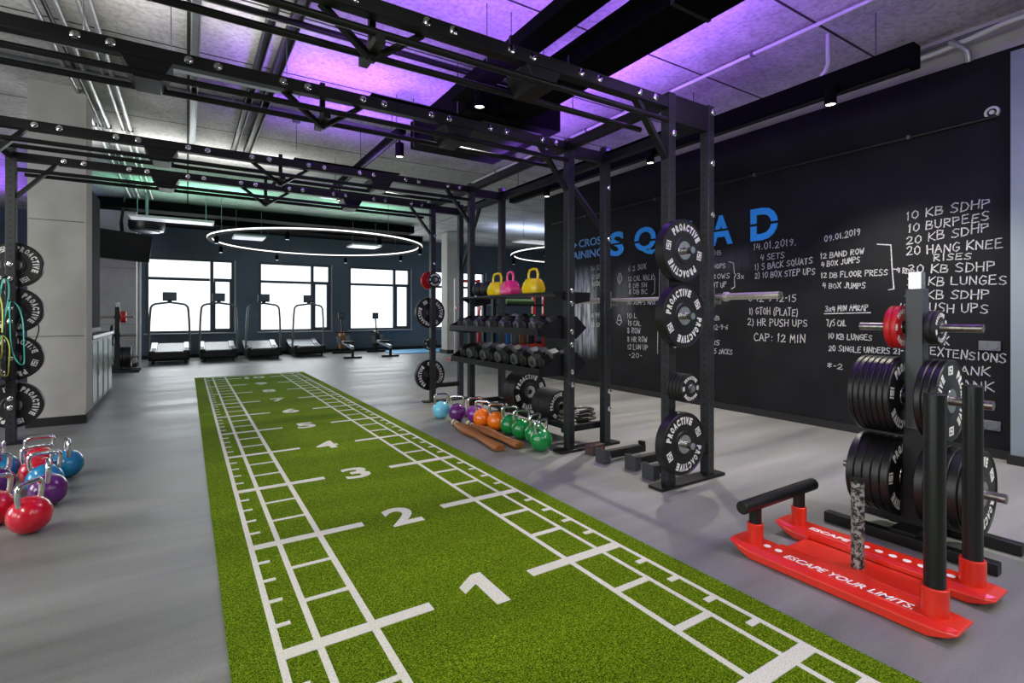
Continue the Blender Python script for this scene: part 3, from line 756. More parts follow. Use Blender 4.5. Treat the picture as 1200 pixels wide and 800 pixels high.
def plate(label, loc, rad=.225, t=.03, ry=0, group=None, rz=0, body='rubber', text=True, seen=True):
    key = (rad, t, body, text)
    if key not in PROTO:
        r = thing('weight_plate', label, 'weight plate')
        k = rad/.225; h = t/2; d = min(.006, t*.15)
        prof = [(.03*k, -h+d), (.03*k, -h+.001), (.09*k, -h+.001), (.098*k, -h+d), (.212*k, -h+d), (.217*k, -h), (.220*k, -h), (.225*k, -h+.005),
                (.225*k, h-.005), (.220*k, h), (.217*k, h), (.212*k, h-d), (.098*k, h-d), (.09*k, h-.001), (.03*k, h-.001), (.03*k, h-d)]
        MB().lathe(prof, 'Y', 48, closed=True).build('rubber_body', body, r, ang=30)
        MB().lathe([(.0258, -h-.001), (.034, -h-.001), (.062*k+.004, -h-.001), (.064*k+.004, -h+.003), (.064*k+.004, h-.003), (.062*k+.004, h+.001), (.0258, h+.001)], 'Y', 32, closed=True).build('steel_hub', 'steel', r)
        if text: ring_letters(k, -h+d, r)
        PROTO[key] = r; o = r
    else:
        o = dup(PROTO[key])
    o.location = loc; o.rotation_euler = (0, ry, rz)
    tag(o, label, 'weight plate'); o['group'] = group or 'weight plates'
    return o
NTH = ['nearest the post', 'second from the post', 'third from the post', 'fourth from the post', 'fifth from the post', 'sixth from the post', 'outermost']
# four plates on the left upright, three big ones on the near rack upright, two on the far upright
for z, a, w_ in ((1.76, 60, 'topmost'), (1.31, 80, 'second from the top'), (.84, 20, 'third from the top'), (.37, 75, 'lowest')):
    plate('black bumper plate on the left upright by the column, %s of four' % w_, (RX0, RY[3]+.10, z), .225, .075, R(a), 'plates on the left rig upright')
plate('black bumper plate low on the near rack upright, just above the floor', (RX1, RY[0]-.11, .345), .225, .08, R(-25), 'plates on the near rack upright')
plate('black bumper plate at mid height on the near rack upright, level with the barbell', (RX1, RY[0]-.11, 1.262), .225, .08, R(-30), 'plates on the near rack upright')
plate('black bumper plate highest on the near rack upright, beside the blue letters', (RX1, RY[0]-.11, 1.728), .225, .08, R(10), 'plates on the near rack upright')
for i in range(5):
    plate('small black change plate on the near rack upright, %s of five' % ('frontmost', 'second', 'third', 'fourth', 'rearmost')[i], (RX1, RY[0]-.19+.03*i, .75), .1, .026, R(30*i), 'small plates on the near rack upright', 0, 'rubber_matte')
plate('black bumper plate on the far rig upright just above the floor', (RX1, RY[3]+.10, .38), .225, .07, R(85), 'plates on the far rig upright')
plate('black bumper plate on the far rig upright at window sill height', (RX1, RY[3]+.10, 1.29), .225, .07, R(60), 'plates on the far rig upright')
plate('red change plate high on the far rig upright', (RX1-.0, RY[3]+.10, 1.76), .135, .05, 0, 'small plates on the far rig upright', 0, 'red_plate', False)
plate('small black change plate in front of the red one on the far upright', (RX1, RY[3]-.075, 1.76), .1, .03, 0, 'small plates on the far rig upright', 0, 'rubber_matte')
plate('small black change plate between the two bumpers of the far rig upright', (RX1, RY[3]+.09, .84), .1, .05, 0, 'small plates on the far rig upright', 0, 'rubber_matte')

# ------------------------------------------------------------------ weight tree beside the black wall
def weight_tree(label, loc, rz, tops=True):
    t = thing('weight_tree', label, 'weight rack', loc, rz)
    MB().box((0, 0, .74), (.085, .085, 1.36)).build('post', 'tree_grey' if tops else 'rig_black', t, bevel=.005)
    MB().box((0, 0, 1.465), (.06, .06, .1)).cyl((0, -.032, 1.44), (0, -.03, 1.44), .008, 10).build('post_cap', 'steel', t, bevel=.003)
    MB().prism([(-.12, .06), (.12, .06), (.055, .3), (.05, .62), (-.05, .62), (-.055, .3)], 'X', -.047, .047).build('post_gusset', 'rig_black', t, bevel=.003)
    for x in (-.19, .19): MB().box((x, 0, .032), (.06, .8, .06)).build('base_rail', 'rig_black', t, bevel=.004)
    MB().box((0, 0, .045), (.4, .12, .07)).build('base_cross', 'rig_black', t, bevel=.004)
    for z, L in ((.33, .38), (.80, .33), (1.2, .29)):
        for s in (-1, 1):
            MB().cyl((0, s*.042, z), (0, s*L, z), .0245 if z < 1 else .023, 18).build('weight_pin', 'steel_worn', t)
            MB().cyl((0, s*.042, z), (0, s*.055, z), .04, 20).build('pin_collar', 'rig_black', t)
    return t
TX, TY = 3.53, 1.22
weight_tree('steel weight tree by the black wall, loaded with bumper plates', (TX, TY, 0), 0)
for i in range(7):
    plate('thin black bumper plate, upper far stack of the weight tree, %s' % NTH[i], (TX, TY+.07+.0305*i, .80), .225, .03, R(10+37*i), 'upper far plate stack on the weight tree')
for i in range(3):
    plate('thin black bumper plate, upper near stack of the weight tree, %s' % (NTH[i] if i < 2 else 'outermost'), (TX, TY-.075-.034*i, .80), .225, .033, R(48+20*i), 'upper near plate stack on the weight tree')
for i in range(5):
    plate('thick black bumper plate, lower far stack of the weight tree, %s' % (NTH[i] if i < 4 else 'outermost'), (TX, TY+.08+.044*i, .33), .225, .043, R(5+50*i), 'lower far plate stack on the weight tree')
for i in range(5):
    plate('thick black bumper plate, lower near stack of the weight tree, %s' % (NTH[i] if i < 4 else 'outermost'), (TX, TY-.08-.047*i, .33), .225, .046, R(30+31*i), 'lower near plate stack on the weight tree')
for i in range(2):
    plate('red change plate on the top pin of the weight tree, %s' % ('next to the post', 'outer one')[i], (TX, TY+.075+.031*i, 1.2), .125, .03, R(40*i), 'red plates on the weight tree', 0, 'red_plate')
    plate('small black change plate on the top pin of the weight tree, %s' % ('next to the post', 'outer one')[i], (TX, TY-.075-.027*i, 1.2), .095, .026, R(70*i+90), 'small black plates on the weight tree', 0, 'rubber_matte')

# second tree by the rear concrete column, seen end on
weight_tree('dark weight tree by the concrete column near the treadmills', (-1.27, 13.95, 0), PI/2, False)
for i in range(3):
    plate('red change plate on the far weight tree, %s' % NTH[i], (-1.27+.075+.032*i, 13.95, 1.2), .125, .03, 0, 'red plates on the far weight tree', PI/2, 'red_plate')
for i in range(4):
    plate('black bumper plate low on the far weight tree, %s' % NTH[i], (-1.27+.08+.047*i, 13.95, .33), .225, .046, 0, 'low plates on the far weight tree', PI/2)
plate('black bumper plate at mid height on the far weight tree', (-1.27-.09, 13.95, .80), .225, .046, 0, 'middle plates on the far weight tree', PI/2)

# plates standing in the low cradle of the rig
for i in range(5):
    plate('black bumper plate standing in the rig cradle under the dumbbells, %s' % ('facing the sled', 'second', 'third', 'fourth', 'rearmost')[i], (3.22, 4.70+.047*i, .408), .225, .045, R(-20+40*i), 'bumper plates in the rig cradle')
for i in range(6):
    plate('small worn black plate standing in the rig cradle, %s' % ('frontmost', 'second from the front', 'third from the front', 'fourth from the front', 'fifth from the front', 'rearmost')[i], (3.22, 4.14+.052*i, .332), .163, .05, R(-50+25*i), 'small plates in the rig cradle', 0, 'rubber_matte')

# ================================================================== BARBELL
t = thing('barbell', 'chrome barbell resting on the hooks of the rack', 'barbell', (RX2+.093, 3.13, 1.41))
MB().cyl((0, -.68, 0), (0, .68, 0), .0155, 16).build('shaft', 'bar_steel', t)
for s in (-1, 1):
    MB().cyl((0, s*.68, 0), (0, s*1.1, 0), .0255, 20).cyl((0, s*.66, 0), (0, s*.69, 0), .036, 20).build('sleeve', 'bar_steel', t)
    MB().cyl((0, s*1.1, 0), (0, s*1.112, 0), .0235, 20).build('end_cap', 'steel_worn', t)

# ================================================================== SLED
SLX, SLY = 2.775, 1.2
t = thing('push_sled', 'red push sled with black poles on the grey floor beside the turf', 'sled', (SLX, SLY, 0))
for s, nm in ((-1, 'near'), (1, 'far')):
    x = s*.215
    prof = [(-.47, .05), (-.40, .004), (.40, .004), (.49, .055), (.48, .072), (.36, .064), (-.36, .064), (-.46, .066)]
    ru = MB()
    # boat shaped runner: top narrower than the sides, outer chamfer
    n = len(prof)
    secs = []
    for yy, zb, zt in ((-.475, .045, .058), (-.44, .026, .064), (-.38, .004, .066), (.38, .004, .066), (.44, .03, .07), (.495, .058, .074)):
        hw = .093 if abs(yy) < .45 else .082
        zm = zb+(zt-zb)*.62
        secs.append([ru.bm.verts.new((x+a, yy, z)) for a, z in ((-hw, zb), (hw, zb), (hw, zm), (hw-.028, zt), (-hw+.028, zt), (-hw, zm))])
    for A, B in zip(secs[:-1], secs[1:]):
        for j in range(6): ru.bm.faces.new((A[j], A[(j+1) % 6], B[(j+1) % 6], B[j]))
    ru.bm.faces.new(secs[0][::-1]); ru.bm.faces.new(secs[-1])
    r_ = ru.build('runner', 'red_paint', t, smooth=False, bevel=.004)
    yp, yh = SLY-.375-SLY, .4
    yp = -.375
    pole = MB().cyl((x, yp, .15), (x, yp, .955), .037, 24).build('push_pole', 'pole_black', t, bevel=.003)
    MB().cyl((x, yp, .06), (x, yp, .175), .048, 24).build('pole_socket', 'red_paint', t, bevel=.003)
    MB().cyl((x, yh, .15), (x, yh, .262), .031, 20).build('handle_stub', 'pole_black', t)
    MB().cyl((x, yh, .06), (x, yh, .165), .040, 20).build('pole_socket', 'red_paint', t, bevel=.003)
    # folded end braces of the plate
    for q in (-1, 1):
        MB()._add
        b = MB(); xi = s*.12
        b.prism([(s*.13, .012), (s*.05, .012), (s*.13, .062)], 'Y', q*.3-.006, q*.3+.006)
        b.build('end_brace', 'red_paint', t, smooth=False)
MB().cyl((-.335, .4, .265), (.37, .4, .265), .034, 24).build('low_handlebar', 'pole_black', t, bevel=.004)
MB().box((0, 0, .03), (.27, .62, .012)).box((-.128, 0, .047), (.012, .62, .03)).box((.128, 0, .047), (.012, .62, .03)).build('load_plate', 'red_paint', t, bevel=.003)
MB().cyl((0, 0.0, .036), (0, 0.0, .46), .0285, 24).build('loading_post', 'scuffed_post', t)
MB().cyl((0, 0.0, .455), (0, 0.0, .47), .031, 24).build('post_cap', 'rubber', t)
def flat_text(txt, parent, p0, dirx, diry, L, H, z, material, bold, shear=0):
    V, F, asp = text_geo(txt, bold, 3)
    mb = MB(); d, u = Vector(dirx), Vector(diry)
    vs = [mb.bm.verts.new(Vector(p0)+d*((a+shear*b)*L)+u*(b*H)+Vector((0, 0, z))) for a, b in V]
    for f in F:
        try: mb.bm.faces.new([vs[i] for i in f])
        except ValueError: pass
    r = bmesh.ops.extrude_face_region(mb.bm, geom=mb.bm.faces[:])
    bmesh.ops.translate(mb.bm, verts=[v for v in r['geom'] if isinstance(v, bmesh.types.BMVert)], vec=(0, 0, .001))
    return mb.build('lettering', material, parent, smooth=False)
flat_text('ESCAPE YOUR LIMITS.', t, (-.268, .22, 0), (0, -1, 0), (1, 0, 0), .535, .048, .0655, 'letter_white', .015, .02)
for x, y in [(-.22, .33), (-.22, .27)]+[(.205, q) for q in (.05, -.01, -.07, -.13, -.19, -.3)]:
    MB().lathe([(.0005, .0655), (.0175, .0655), (.0175, .0668), (.0005, .0668)], 'Z', 20, (x, y, 0)).build('white_dot', 'letter_white', t, smooth=False)
flat_text('ESCAPE', t, (.18, .33, 0), (0, -1, 0), (1, 0, 0), .2, .04, .0655, 'letter_white', .03, .02)

# ================================================================== KETTLEBELLS
def bell_meshes():
    r = thing('kettlebell', 'x', 'kettlebell')
    prof = []
    for i in range(0, 15):
        a = -PI/2+PI*i/14*.97
        rr, zz = .106*math.cos(a), .104+.106*math.sin(a)
        if zz < .006: rr, zz = .055*(i/2.0 if i < 2 else 1), .0 if i < 2 else .004
        prof.append((max(rr, .0008), zz))
    body = MB().lathe(prof, 'Z', 32)
    b = body.build('bell_body', 'kb_red', r, ang=60)
    h = MB(); pts = [(-.070, 0, .165), (-.080, 0, .21), (-.083, 0, .25)]
    for k in range(1, 6):
        a = PI-PI/2*k/6; pts.append((-.048+.035*math.cos(a), 0, .258+.035*math.sin(a)))
    pts += [(-.045, 0, .293), (.045, 0, .293)]
    for k in range(1, 6):
        a = PI/2-PI/2*k/6; pts.append((.048+.035*math.cos(a), 0, .258+.035*math.sin(a)))
    pts += [(.083, 0, .25), (.080, 0, .21), (.070, 0, .165)]
    h.tube(pts, .0145, 12).build('steel_handle', 'chrome', r, ang=60)
    return r
kb0 = bell_meshes(); kb_mesh = {}
def kettlebell(color, x, y, rz, label, group, z=0, sc=1):
    global kb0
    k = dup(kb0) if kb_mesh else kb0
    if color not in kb_mesh:
        me = [c for c in k.children if c.name.startswith('bell_body')][0].data
        if kb_mesh: me = me.copy()
        me.materials.clear(); me.materials.append(M[color]); kb_mesh[color] = me
    for c in k.children:
        if c.name.startswith('bell_body'): c.data = kb_mesh[color]
    k.location = (x, y, z); k.rotation_euler = (0, 0, R(rz)); k.scale = (sc, sc, sc)
    tag(k, label, 'kettlebell', group); return k
G1 = 'kettlebells on the floor at the left edge'
for c, x, y, rz, lb in (
    ('kb_red', -.775, 4.03, 62, 'bright red kettlebell nearest the camera at the left edge'),
    ('kb_red', -.985, 4.27, 35, 'red kettlebell cut by the left photo edge behind the nearest red one'),
    ('kb_purple', -.78, 4.53, 100, 'dark purple kettlebell behind the nearest red one'),
    ('kb_blue', -.85, 4.83, 12, 'blue kettlebell just behind the dark purple one'),
    ('kb_blue', -.79, 5.24, 105, 'blue kettlebell at the right rear of the left floor group'),
    ('kb_red', -.99, 5.46, 8, 'red kettlebell at the very back of the left floor group'),
    ('kb_red', -.94, 5.11, 15, 'red kettlebell in the middle of the left floor group between blue ones'),
    ('kb_blue', -1.19, 5.36, 95, 'blue kettlebell at the rear left, cut by the photo edge'),
    ('kb_purple', -1.12, 4.9, 40, 'purple kettlebell half hidden at the left of the left floor group')):
    kettlebell(c, x, y, rz, lb, G1)
G2 = 'row of kettlebells on the floor under the dumbbell shelves'
for c, x, y, rz, sc, lb in (
    ('kb_sky', 2.62, 5.72, -5, 1, 'light blue kettlebell at the far end of the row under the shelves'),
    ('kb_purple', 2.715, 5.47, -45, 1, 'dark purple kettlebell next to the light blue one'),
    ('kb_violet', 2.845, 5.26, -25, 1, 'violet kettlebell next to the orange ones'),
    ('kb_orange', 2.80, 5.01, -50, 1, 'orange kettlebell beside the violet one'),
    ('kb_orange', 2.855, 4.79, -30, 1, 'orange kettlebell beside the green ones'),
    ('kb_green', 2.88, 4.56, -28, 1, 'green kettlebell beside the orange one, farthest of the greens'),
    ('kb_green', 2.875, 4.33, -15, 1, 'green kettlebell second from the orange ones'),
    ('kb_green', 2.875, 4.09, 20, 1, 'green kettlebell half hidden behind the nearest green one'),
    ('kb_green', 2.78, 3.86, 15, 1, 'green kettlebell at the near end of the row beside the rig upright')):
    kettlebell(c, x, y, rz, lb, G2, 0, sc)
# soft grip kettlebells on the top shelf
def soft_bell(color, y, label, rz):
    t = thing('soft_kettlebell', label, 'kettlebell', (3.0, y, 1.481), rz, 'soft kettlebells on the top shelf')
    b = MB()
    secs = []
    for z, hx, hy in ((0, .085, .115), (.05, .095, .125), (.10, .085, .11), (.155, .06, .075)):
        secs.append([b.bm.verts.new((hx*cx_, hy*cy_, z)) for cx_, cy_ in ((-1, -.6), (-.6, -1), (.6, -1), (1, -.6), (1, .6), (.6, 1), (-.6, 1), (-1, .6))])
    for A, B in zip(secs[:-1], secs[1:]):
        for j in range(8): b.bm.faces.new((A[j], A[(j+1) % 8], B[(j+1) % 8], B[j]))
    b.bm.faces.new(secs[0][::-1]); b.bm.faces.new(secs[-1]); b.build('bell_body', color, t, bevel=.012)
    pts = [(0, -.068, .14), (0, -.075, .2), (0, -.055, .245), (0, 0, .255), (0, .055, .245), (0, .075, .2), (0, .068, .14)]
    MB().tube(pts, .014, 10).build('handle', color, t, ang=60)
    return t
soft_bell('kb_yellow', 4.30, 'yellow soft kettlebell on the top shelf, nearest the camera', R(5))
soft_bell('kb_pink', 4.74, 'pink soft kettlebell on the top shelf between the two yellow ones', R(-6))
soft_bell('kb_yellow', 5.02, 'yellow soft kettlebell on the top shelf behind the pink one', R(8))
for i, y in enumerate((5.3, 5.5)):
    t = thing('medicine_ball', 'black rubber ball on the top shelf, %s of two' % ('nearer', 'farther')[i], 'ball', (3.03, y, 1.571), 0, 'black balls on the top shelf')
    MB().sphere((0, 0, 0), .09, u=24, v=16).build('ball', 'rubber_matte', t, ang=80)
    MB().lathe([(.0905, -.004), (.0915, 0), (.0905, .004)], 'Y', 32, closed=True).build('seam', 'gray_metal', t)

# ================================================================== DUMBBELLS
def db_proto(rad, L, head):
    t = thing('dumbbell', 'x', 'dumbbell')
    MB().tube([(-.07, 0, 0), (-.03, 0, 0), (0, 0, 0), (.03, 0, 0), (.07, 0, 0)], [.013, .0155, .017, .0155, .013], 12).build('grip', 'chrome', t, ang=60)
    for s in (-1, 1):
        h = MB(); n = 6
        secs = []
        for x, rr in ((.058, rad*.82), (.066, rad), (L/2-.012, rad), (L/2, rad*.8)):
            secs.append([h.bm.verts.new((s*x, rr*math.cos(2*PI*j/n+PI/6), rr*math.sin(2*PI*j/n+PI/6))) for j in range(n)])
        for A, B in zip(secs[:-1], secs[1:]):
            for j in range(n): h.bm.faces.new((A[j], A[(j+1) % n], B[(j+1) % n], B[j]))
        h.bm.faces.new(secs[0][::-1]); h.bm.faces.new(secs[-1])
        h.lathe([(.028, s*(L/2)), (.028, s*(L/2+.002)), (.022, s*(L/2+.002)), (.022, s*L/2)], 'X', 16, closed=True)
        o = h.build('head', head, t, smooth=False)
        MB().cyl((s*(L/2-.002), 0, 0), (s*(L/2+.0015), 0, 0), rad*.5, 16).build('end_badge', 'steel_worn', o)
    return t
def dumbbells(n, y0, y1, xc, zc, tilt, rad, L, head, group, shelfname, second=None):
    p = db_proto(rad, L, head); q = db_proto(rad*.95, L, second) if second else p
    used = set()
    for i in range(n):
        src = q if (second and i % 2 == 1) else p
        o = src if src not in used else dup(src); used.add(src)
        y = y0+(y1-y0)*i/(n-1)
        o.location = (xc, y, zc); o.rotation_euler = (0, -tilt, R(rj.uniform(-4, 4)))
        pos = 'nearest the camera' if i == 0 else 'farthest from the camera' if i == n-1 else '%s from the near end' % ORD[i]
        tag(o, 'black dumbbell on the %s rig shelf, %s' % (shelfname, pos), 'dumbbell', group)
tl2 = math.atan2(.07, .44); tl3 = math.atan2(.1, .5)
dumbbells(13, 3.86, 5.52, 2.90, 1.128+.054, tl2, .056, .29, 'dumbbell_black', 'dumbbells on the middle shelf', 'middle', 'gray_metal')
dumbbells(11, 3.88, 5.50, 2.95, .773+.068, tl3, .070, .33, 'dumbbell_black', 'dumbbells on the lower shelf', 'lower', 'gray_metal')

# ================================================================== CLUBS, ARMS AND SMALL THINGS ON THE FLOOR
def club(a, b, label):
    a, b = Vector(a), Vector(b); d = b-a; L = d.length
    t = thing('wooden_club', label, 'club', (a.x, a.y, 0), math.atan2(d.y, d.x), 'wooden clubs on the floor')
    MB().tube([(0, 0, .034), (.03, 0, .034), (.10, 0, .034), (.14, 0, .034)], [.014, .032, .036, .030], 14).build('taped_end', 'cream', t)
    MB().tube([(.105, 0, .034), (.125, 0, .034)], [.038, .037], 14).build('dark_band', 'rubber', t)
    ps = [(.14, .032), (.25, .06), (.42, .082), (.58, .078), (.72, .056), (.86, .05), (L*.93, .062), (L-.03, .066), (L, .05)]
    b_ = MB().tube([(x, 0, .034) for x, r in ps], [r for x, r in ps], 16, flat=1)
    for v in b_.bm.verts: v.co.z = .034+(v.co.z-.034)*.5
    b_.build('club_body', 'tan', t, ang=50)
    return t
club((2.585, 5.33, 0), (2.44, 4.03, 0), 'tan wooden club lying next to the turf, closer to the turf')
club((2.68, 5.16, 0), (2.645, 4.02, 0), 'tan wooden club lying nearer the kettlebells')

def spotter_arm(y, x0, L, label):
    t = thing('spotter_arm', label, 'rack attachment', (x0, y, 0), 0, 'spotter arms lying on the floor')
    MB().box((L/2, 0, .062), (L, .06, .06)).build('beam', 'rig_black', t, bevel=.003)
    MB().box((.0, 0, .062), (.012, .12, .12)).box((.03, .057, .062), (.06, .008, .11)).box((.03, -.057, .062), (.06, .008, .11)).build('end_bracket', 'tree_grey', t, bevel=.002)
    MB().box((L-.02, 0, .107), (.03, .06, .035)).build('end_stop', 'rig_black', t, bevel=.002)
    MB().box((L*.5, 0, .095), (L*.7, .056, .006)).build('rubber_pad', 'rubber_matte', t)
    MB().cyl((.045, -.075, .062), (.045, .075, .062), .009, 10).build('lock_pin', 'chrome', t)
    return t
spotter_arm(3.27, 2.98, .52, 'black spotter arm on the floor, farthest from the near rack upright')
spotter_arm(3.0, 3.06, .42, 'black spotter arm on the floor in the middle of the three')
spotter_arm(2.755, 3.0, .42, 'black spotter arm on the floor right against the near rack upright')
t = thing('wooden_block', 'small dark wooden block on the floor behind the rig upright', 'block', (3.14, 3.52, 0), .1)
MB().box((0, 0, .045), (.16, .1, .09)).build('block_body', 'wood_top', t, bevel=.004)
MB().box((0, -.051, .045), (.1, .002, .05)).build('end_grain', 'tan', t)
for i, z in enumerate((.22, .26, .30)):
    t = thing('bar_handle', 'chrome and black handle frame stacked on the rig cradle end, %s' % ('bottom', 'middle', 'top')[i], 'handle', (3.27, 3.93, z+.016), R(8*i-6), 'handle frames on the cradle end')
    pts = []
    for k in range(24):
        a = 2*PI*k/24; pts.append((.19*math.copysign(abs(math.cos(a))**.5, math.cos(a)), .085*math.copysign(abs(math.sin(a))**.5, math.sin(a)), 0))
    MB().tube(pts, .013, 8, closed=True).build('frame', 'steel_worn', t, ang=60)
    for s in (-1, 1): MB().cyl((-.07, s*.085, 0), (.07, s*.085, 0), .018, 12).build('grip', 'foam_black', t)
# ================================================================== CARDIO MACHINES BY THE WINDOWS
def treadmill(x, y, rz, label):
    t = thing('treadmill', label, 'treadmill', (x, y, 0), rz, 'treadmills by the windows')
    W_, L = .86, 1.55
    def zt(v): return .255+.19*(v-.35)**2/.42 if v > .35 else .255+.06*((.35-v)/.35)**2
    top = [(v*L, zt(v)) for v in [i/14 for i in range(15)]]
    for s in (-1, 1):
        prof = [(0.02, .1), (.0, .2)]+[(a, b+.02) for a, b in top]+[(L+.03, .3), (L-.02, .12), (L*.6, .07), (.3, .07)]
        MB().prism(prof, 'X', s*(W_/2-.06), s*W_/2).build('side_frame', 'rig_black', t, bevel=.006)
        MB().prism([(a, b+.022) for a, b in top]+[(a, b+.034) for a, b in top[::-1]], 'X', s*(W_/2-.13), s*(W_/2+.004)).build('foot_rail', 'silver_frame', t)
    for s in (-1, 1):
        q = [z for z in top if .5 < z[0] < 1.15]
        MB().prism([(a, b+.030) for a, b in q]+[(a, b+.037) for a, b in q[::-1]], 'X', s*(W_/2-.115), s*(W_/2-.015)).build('grip_pad', 'rubber_matte', t)
    belt = MB()
    for i in range(30):
        v = (i+.5)/30; z = zt(v); sl = (zt(min(v+.01, 1))-zt(max(v-.01, 0)))/(.02*L)
        a, b = v*L-.021, v*L+.021
        belt.prism([(a, z+.012-.021*sl), (b, z+.012+.021*sl), (b, z-.012+.021*sl), (a, z-.012-.021*sl)], 'X', -(W_/2-.14), W_/2-.14)
    belt.build('slat_belt', 'belt_grey', t, smooth=False)
    for yy in (.1, L-.1): MB().cyl((-(W_/2-.07), yy, .17), (W_/2-.07, yy, .17), .085, 20).build('drum', 'rubber_matte', t)
    MB().box((0, .015, .2), (W_-.1, .05, .14)).build('front_cover', 'pole_black', t, bevel=.015)
    for s in (-1, 1):
        for yy in (.16, L-.2): MB().cyl((s*(W_/2-.09), yy, 0), (s*(W_/2-.09), yy, .09), .035, 14).build('foot', 'rubber', t)
    pts = [(-W_/2-.01, .36, .2), (-W_/2-.005, .33, .6), (-W_/2+.01, .3, 1.1), (-W_/2+.03, .29, 1.38)]
    for k in range(1, 7):
        a = PI-PI/2*k/6*.92; pts.append((-W_/2+.16+.13*math.cos(a), .285, 1.38+.14*math.sin(a)))
    pts.append((0, .28, 1.56))
    pts += [(-p[0], p[1], p[2]) for p in pts[:-1][::-1]]
    MB().tube(pts, .027, 10).build('handrail_arch', 'gray_metal', t, ang=60)
    c = MB().box((0, .28, 1.71), (.30, .05, .22)).build('console', 'pole_black', t, bevel=.008)
    MB().box((0, .2535, 1.715), (.26, .004, .17)).build('console_back', 'screen_grey', c, bevel=.001)
    MB().box((0, .28, 1.585), (.09, .04, .06)).build('console_mount', 'pole_black', t, bevel=.004)
    return t
for x, y, n in ((-.37, 15.4, 'leftmost of the four, beside the concrete column'), (.72, 15.5, 'second from the left'), (1.82, 15.55, 'third from the left'), (3.07, 15.85, 'rightmost of the four, beside the rowing machines')):
    treadmill(x, y, 0, 'black curved treadmill before the windows, ' + n)
def rower(x, y, rz, label, fan):
    t = thing('rowing_machine', label, 'rowing machine', (x, y, 0), rz, 'rowing machines by the windows')
    MB().bar((0, .45, .38), (0, 2.35, .30), .07, .09).build('rail', 'silver_frame', t, bevel=.004)
    f = MB().lathe([(.05, -.07), (.27, -.07), (.28, -.04), (.28, .04), (.27, .07), (.05, .07)], 'X', 28, (0, .2, .42)).build('flywheel_cage', fan, t)
    MB().lathe([(.06, -.09), (.07, -.075), (.07, .075), (.06, .09)], 'X', 20, (0, .2, .42)).build('hub', 'gray_metal', f)
    MB().box((0, .3, .04), (.6, .07, .07)).bar((0, .3, .06), (0, .3, .2), .07).build('front_foot', 'rig_black', t, bevel=.004)
    MB().box((0, 2.3, .03), (.5, .07, .05)).bar((0, 2.3, .04), (0, 2.3, .32), .07).build('rear_foot', 'rig_black', t, bevel=.004)
    MB().bar((0, .35, .62), (0, .15, 1.12), .04).build('monitor_arm', 'rig_black', t)
    m_ = MB().box((0, .15, 1.2), (.2, .05, .2)).build('monitor', 'pole_black', t, bevel=.006)
    MB().box((0, .178, 1.21), (.15, .004, .11)).build('display', 'screen_grey', m_)
    MB().box((0, 1.55, .42), (.3, .26, .06)).build('seat', 'foam_black', t, bevel=.02)
    for s in (-1, 1): MB().bar((s*.14, .68, .32), (s*.14, .52, .56), .11, .03).build('footplate', 'gray_metal', t, bevel=.004)
    MB().cyl((-.25, .55, .68), (.25, .55, .68), .018, 12).build('pull_handle', 'foam_black', t)
    return t
rower(4.2, 16.9, R(174), 'rowing machine next to the rightmost treadmill', 'tan')
rower(5.3, 16.9, R(174), 'rowing machine in front of the third window', 'pole_black')
m_ = MB().box((7.3, 16.2, .011), (3.6, 1.6, .02)).build('exercise_mat', 'mat_blue', smooth=False, bevel=.004); tag(m_, 'large light blue mat on the floor by the grey column', 'mat')
MB().box((7.3, 15.405, .0115), (3.6, .012, .019)).build('edge_binding', 'bag_blue', m_)

# ================================================================== LEFT SIDE: CABINET, PANEL, SCREEN, BANDS
t = thing('storage_cabinet', 'low storage cabinet with frosted doors behind the front concrete column', 'cabinet', (-1.02, 9.35, 0))
MB().box((-.25, 0, .51), (.46, 2.1, .9)).build('carcass', 'dark_base', t, bevel=.004)
MB().box((-.25, 0, .035), (.4, 2.0, .07)).build('plinth', 'dark_base', t)
MB().box((-.24, 0, .975), (.52, 2.16, .035)).build('worktop', 'wood_top', t, bevel=.004)
MB().box((.018, 0, .975), (.012, 2.16, .04)).build('worktop_edge', 'silver_frame', t)
for i in range(4):
    y = -.79+.525*i
    d = MB().box((-.008, y, .51), (.02, .49, .86)).build('door', 'frame_grey', t, bevel=.003)
    MB().box((.004, y, .51), (.004, .38, .76)).build('frosted_pane', 'frosted', d)
    MB().cyl((.02, y+.21, .45), (.02, y+.21, .6), .008, 10).build('handle', 'chrome', d)
t = thing('wall_board', 'tall black board standing on edge behind the front concrete column', 'board', (-1.06, 8.75, 1.0))
MB().box((0, 0, .95), (.05, .9, 1.85)).build('panel', 'duct_black', t, bevel=.004)
MB().box((.03, 0, .06), (.012, .9, .06)).build('bottom_rail', 'dark_base', t, bevel=.002)
t = thing('television', 'black flat television hanging by the rear concrete column', 'television', (-1.22, 14.3, 2.79), R(24))
t.rotation_euler = (R(14), R(3), R(20))
MB().box((0, 0, 0), (1.1, .05, .64)).build('housing', 'pole_black', t, bevel=.008)
MB().box((0, -.027, .006), (1.07, .003, .60)).build('screen', 'screen', t)
MB().bar((0, .02, .1), (0, .3, .5), .06).box((0, .04, .05), (.3, .04, .3)).bar((0, .3, .48), (0, .3, 1.12), .05).build('ceiling_mount', 'rig_black', t, bevel=.004)
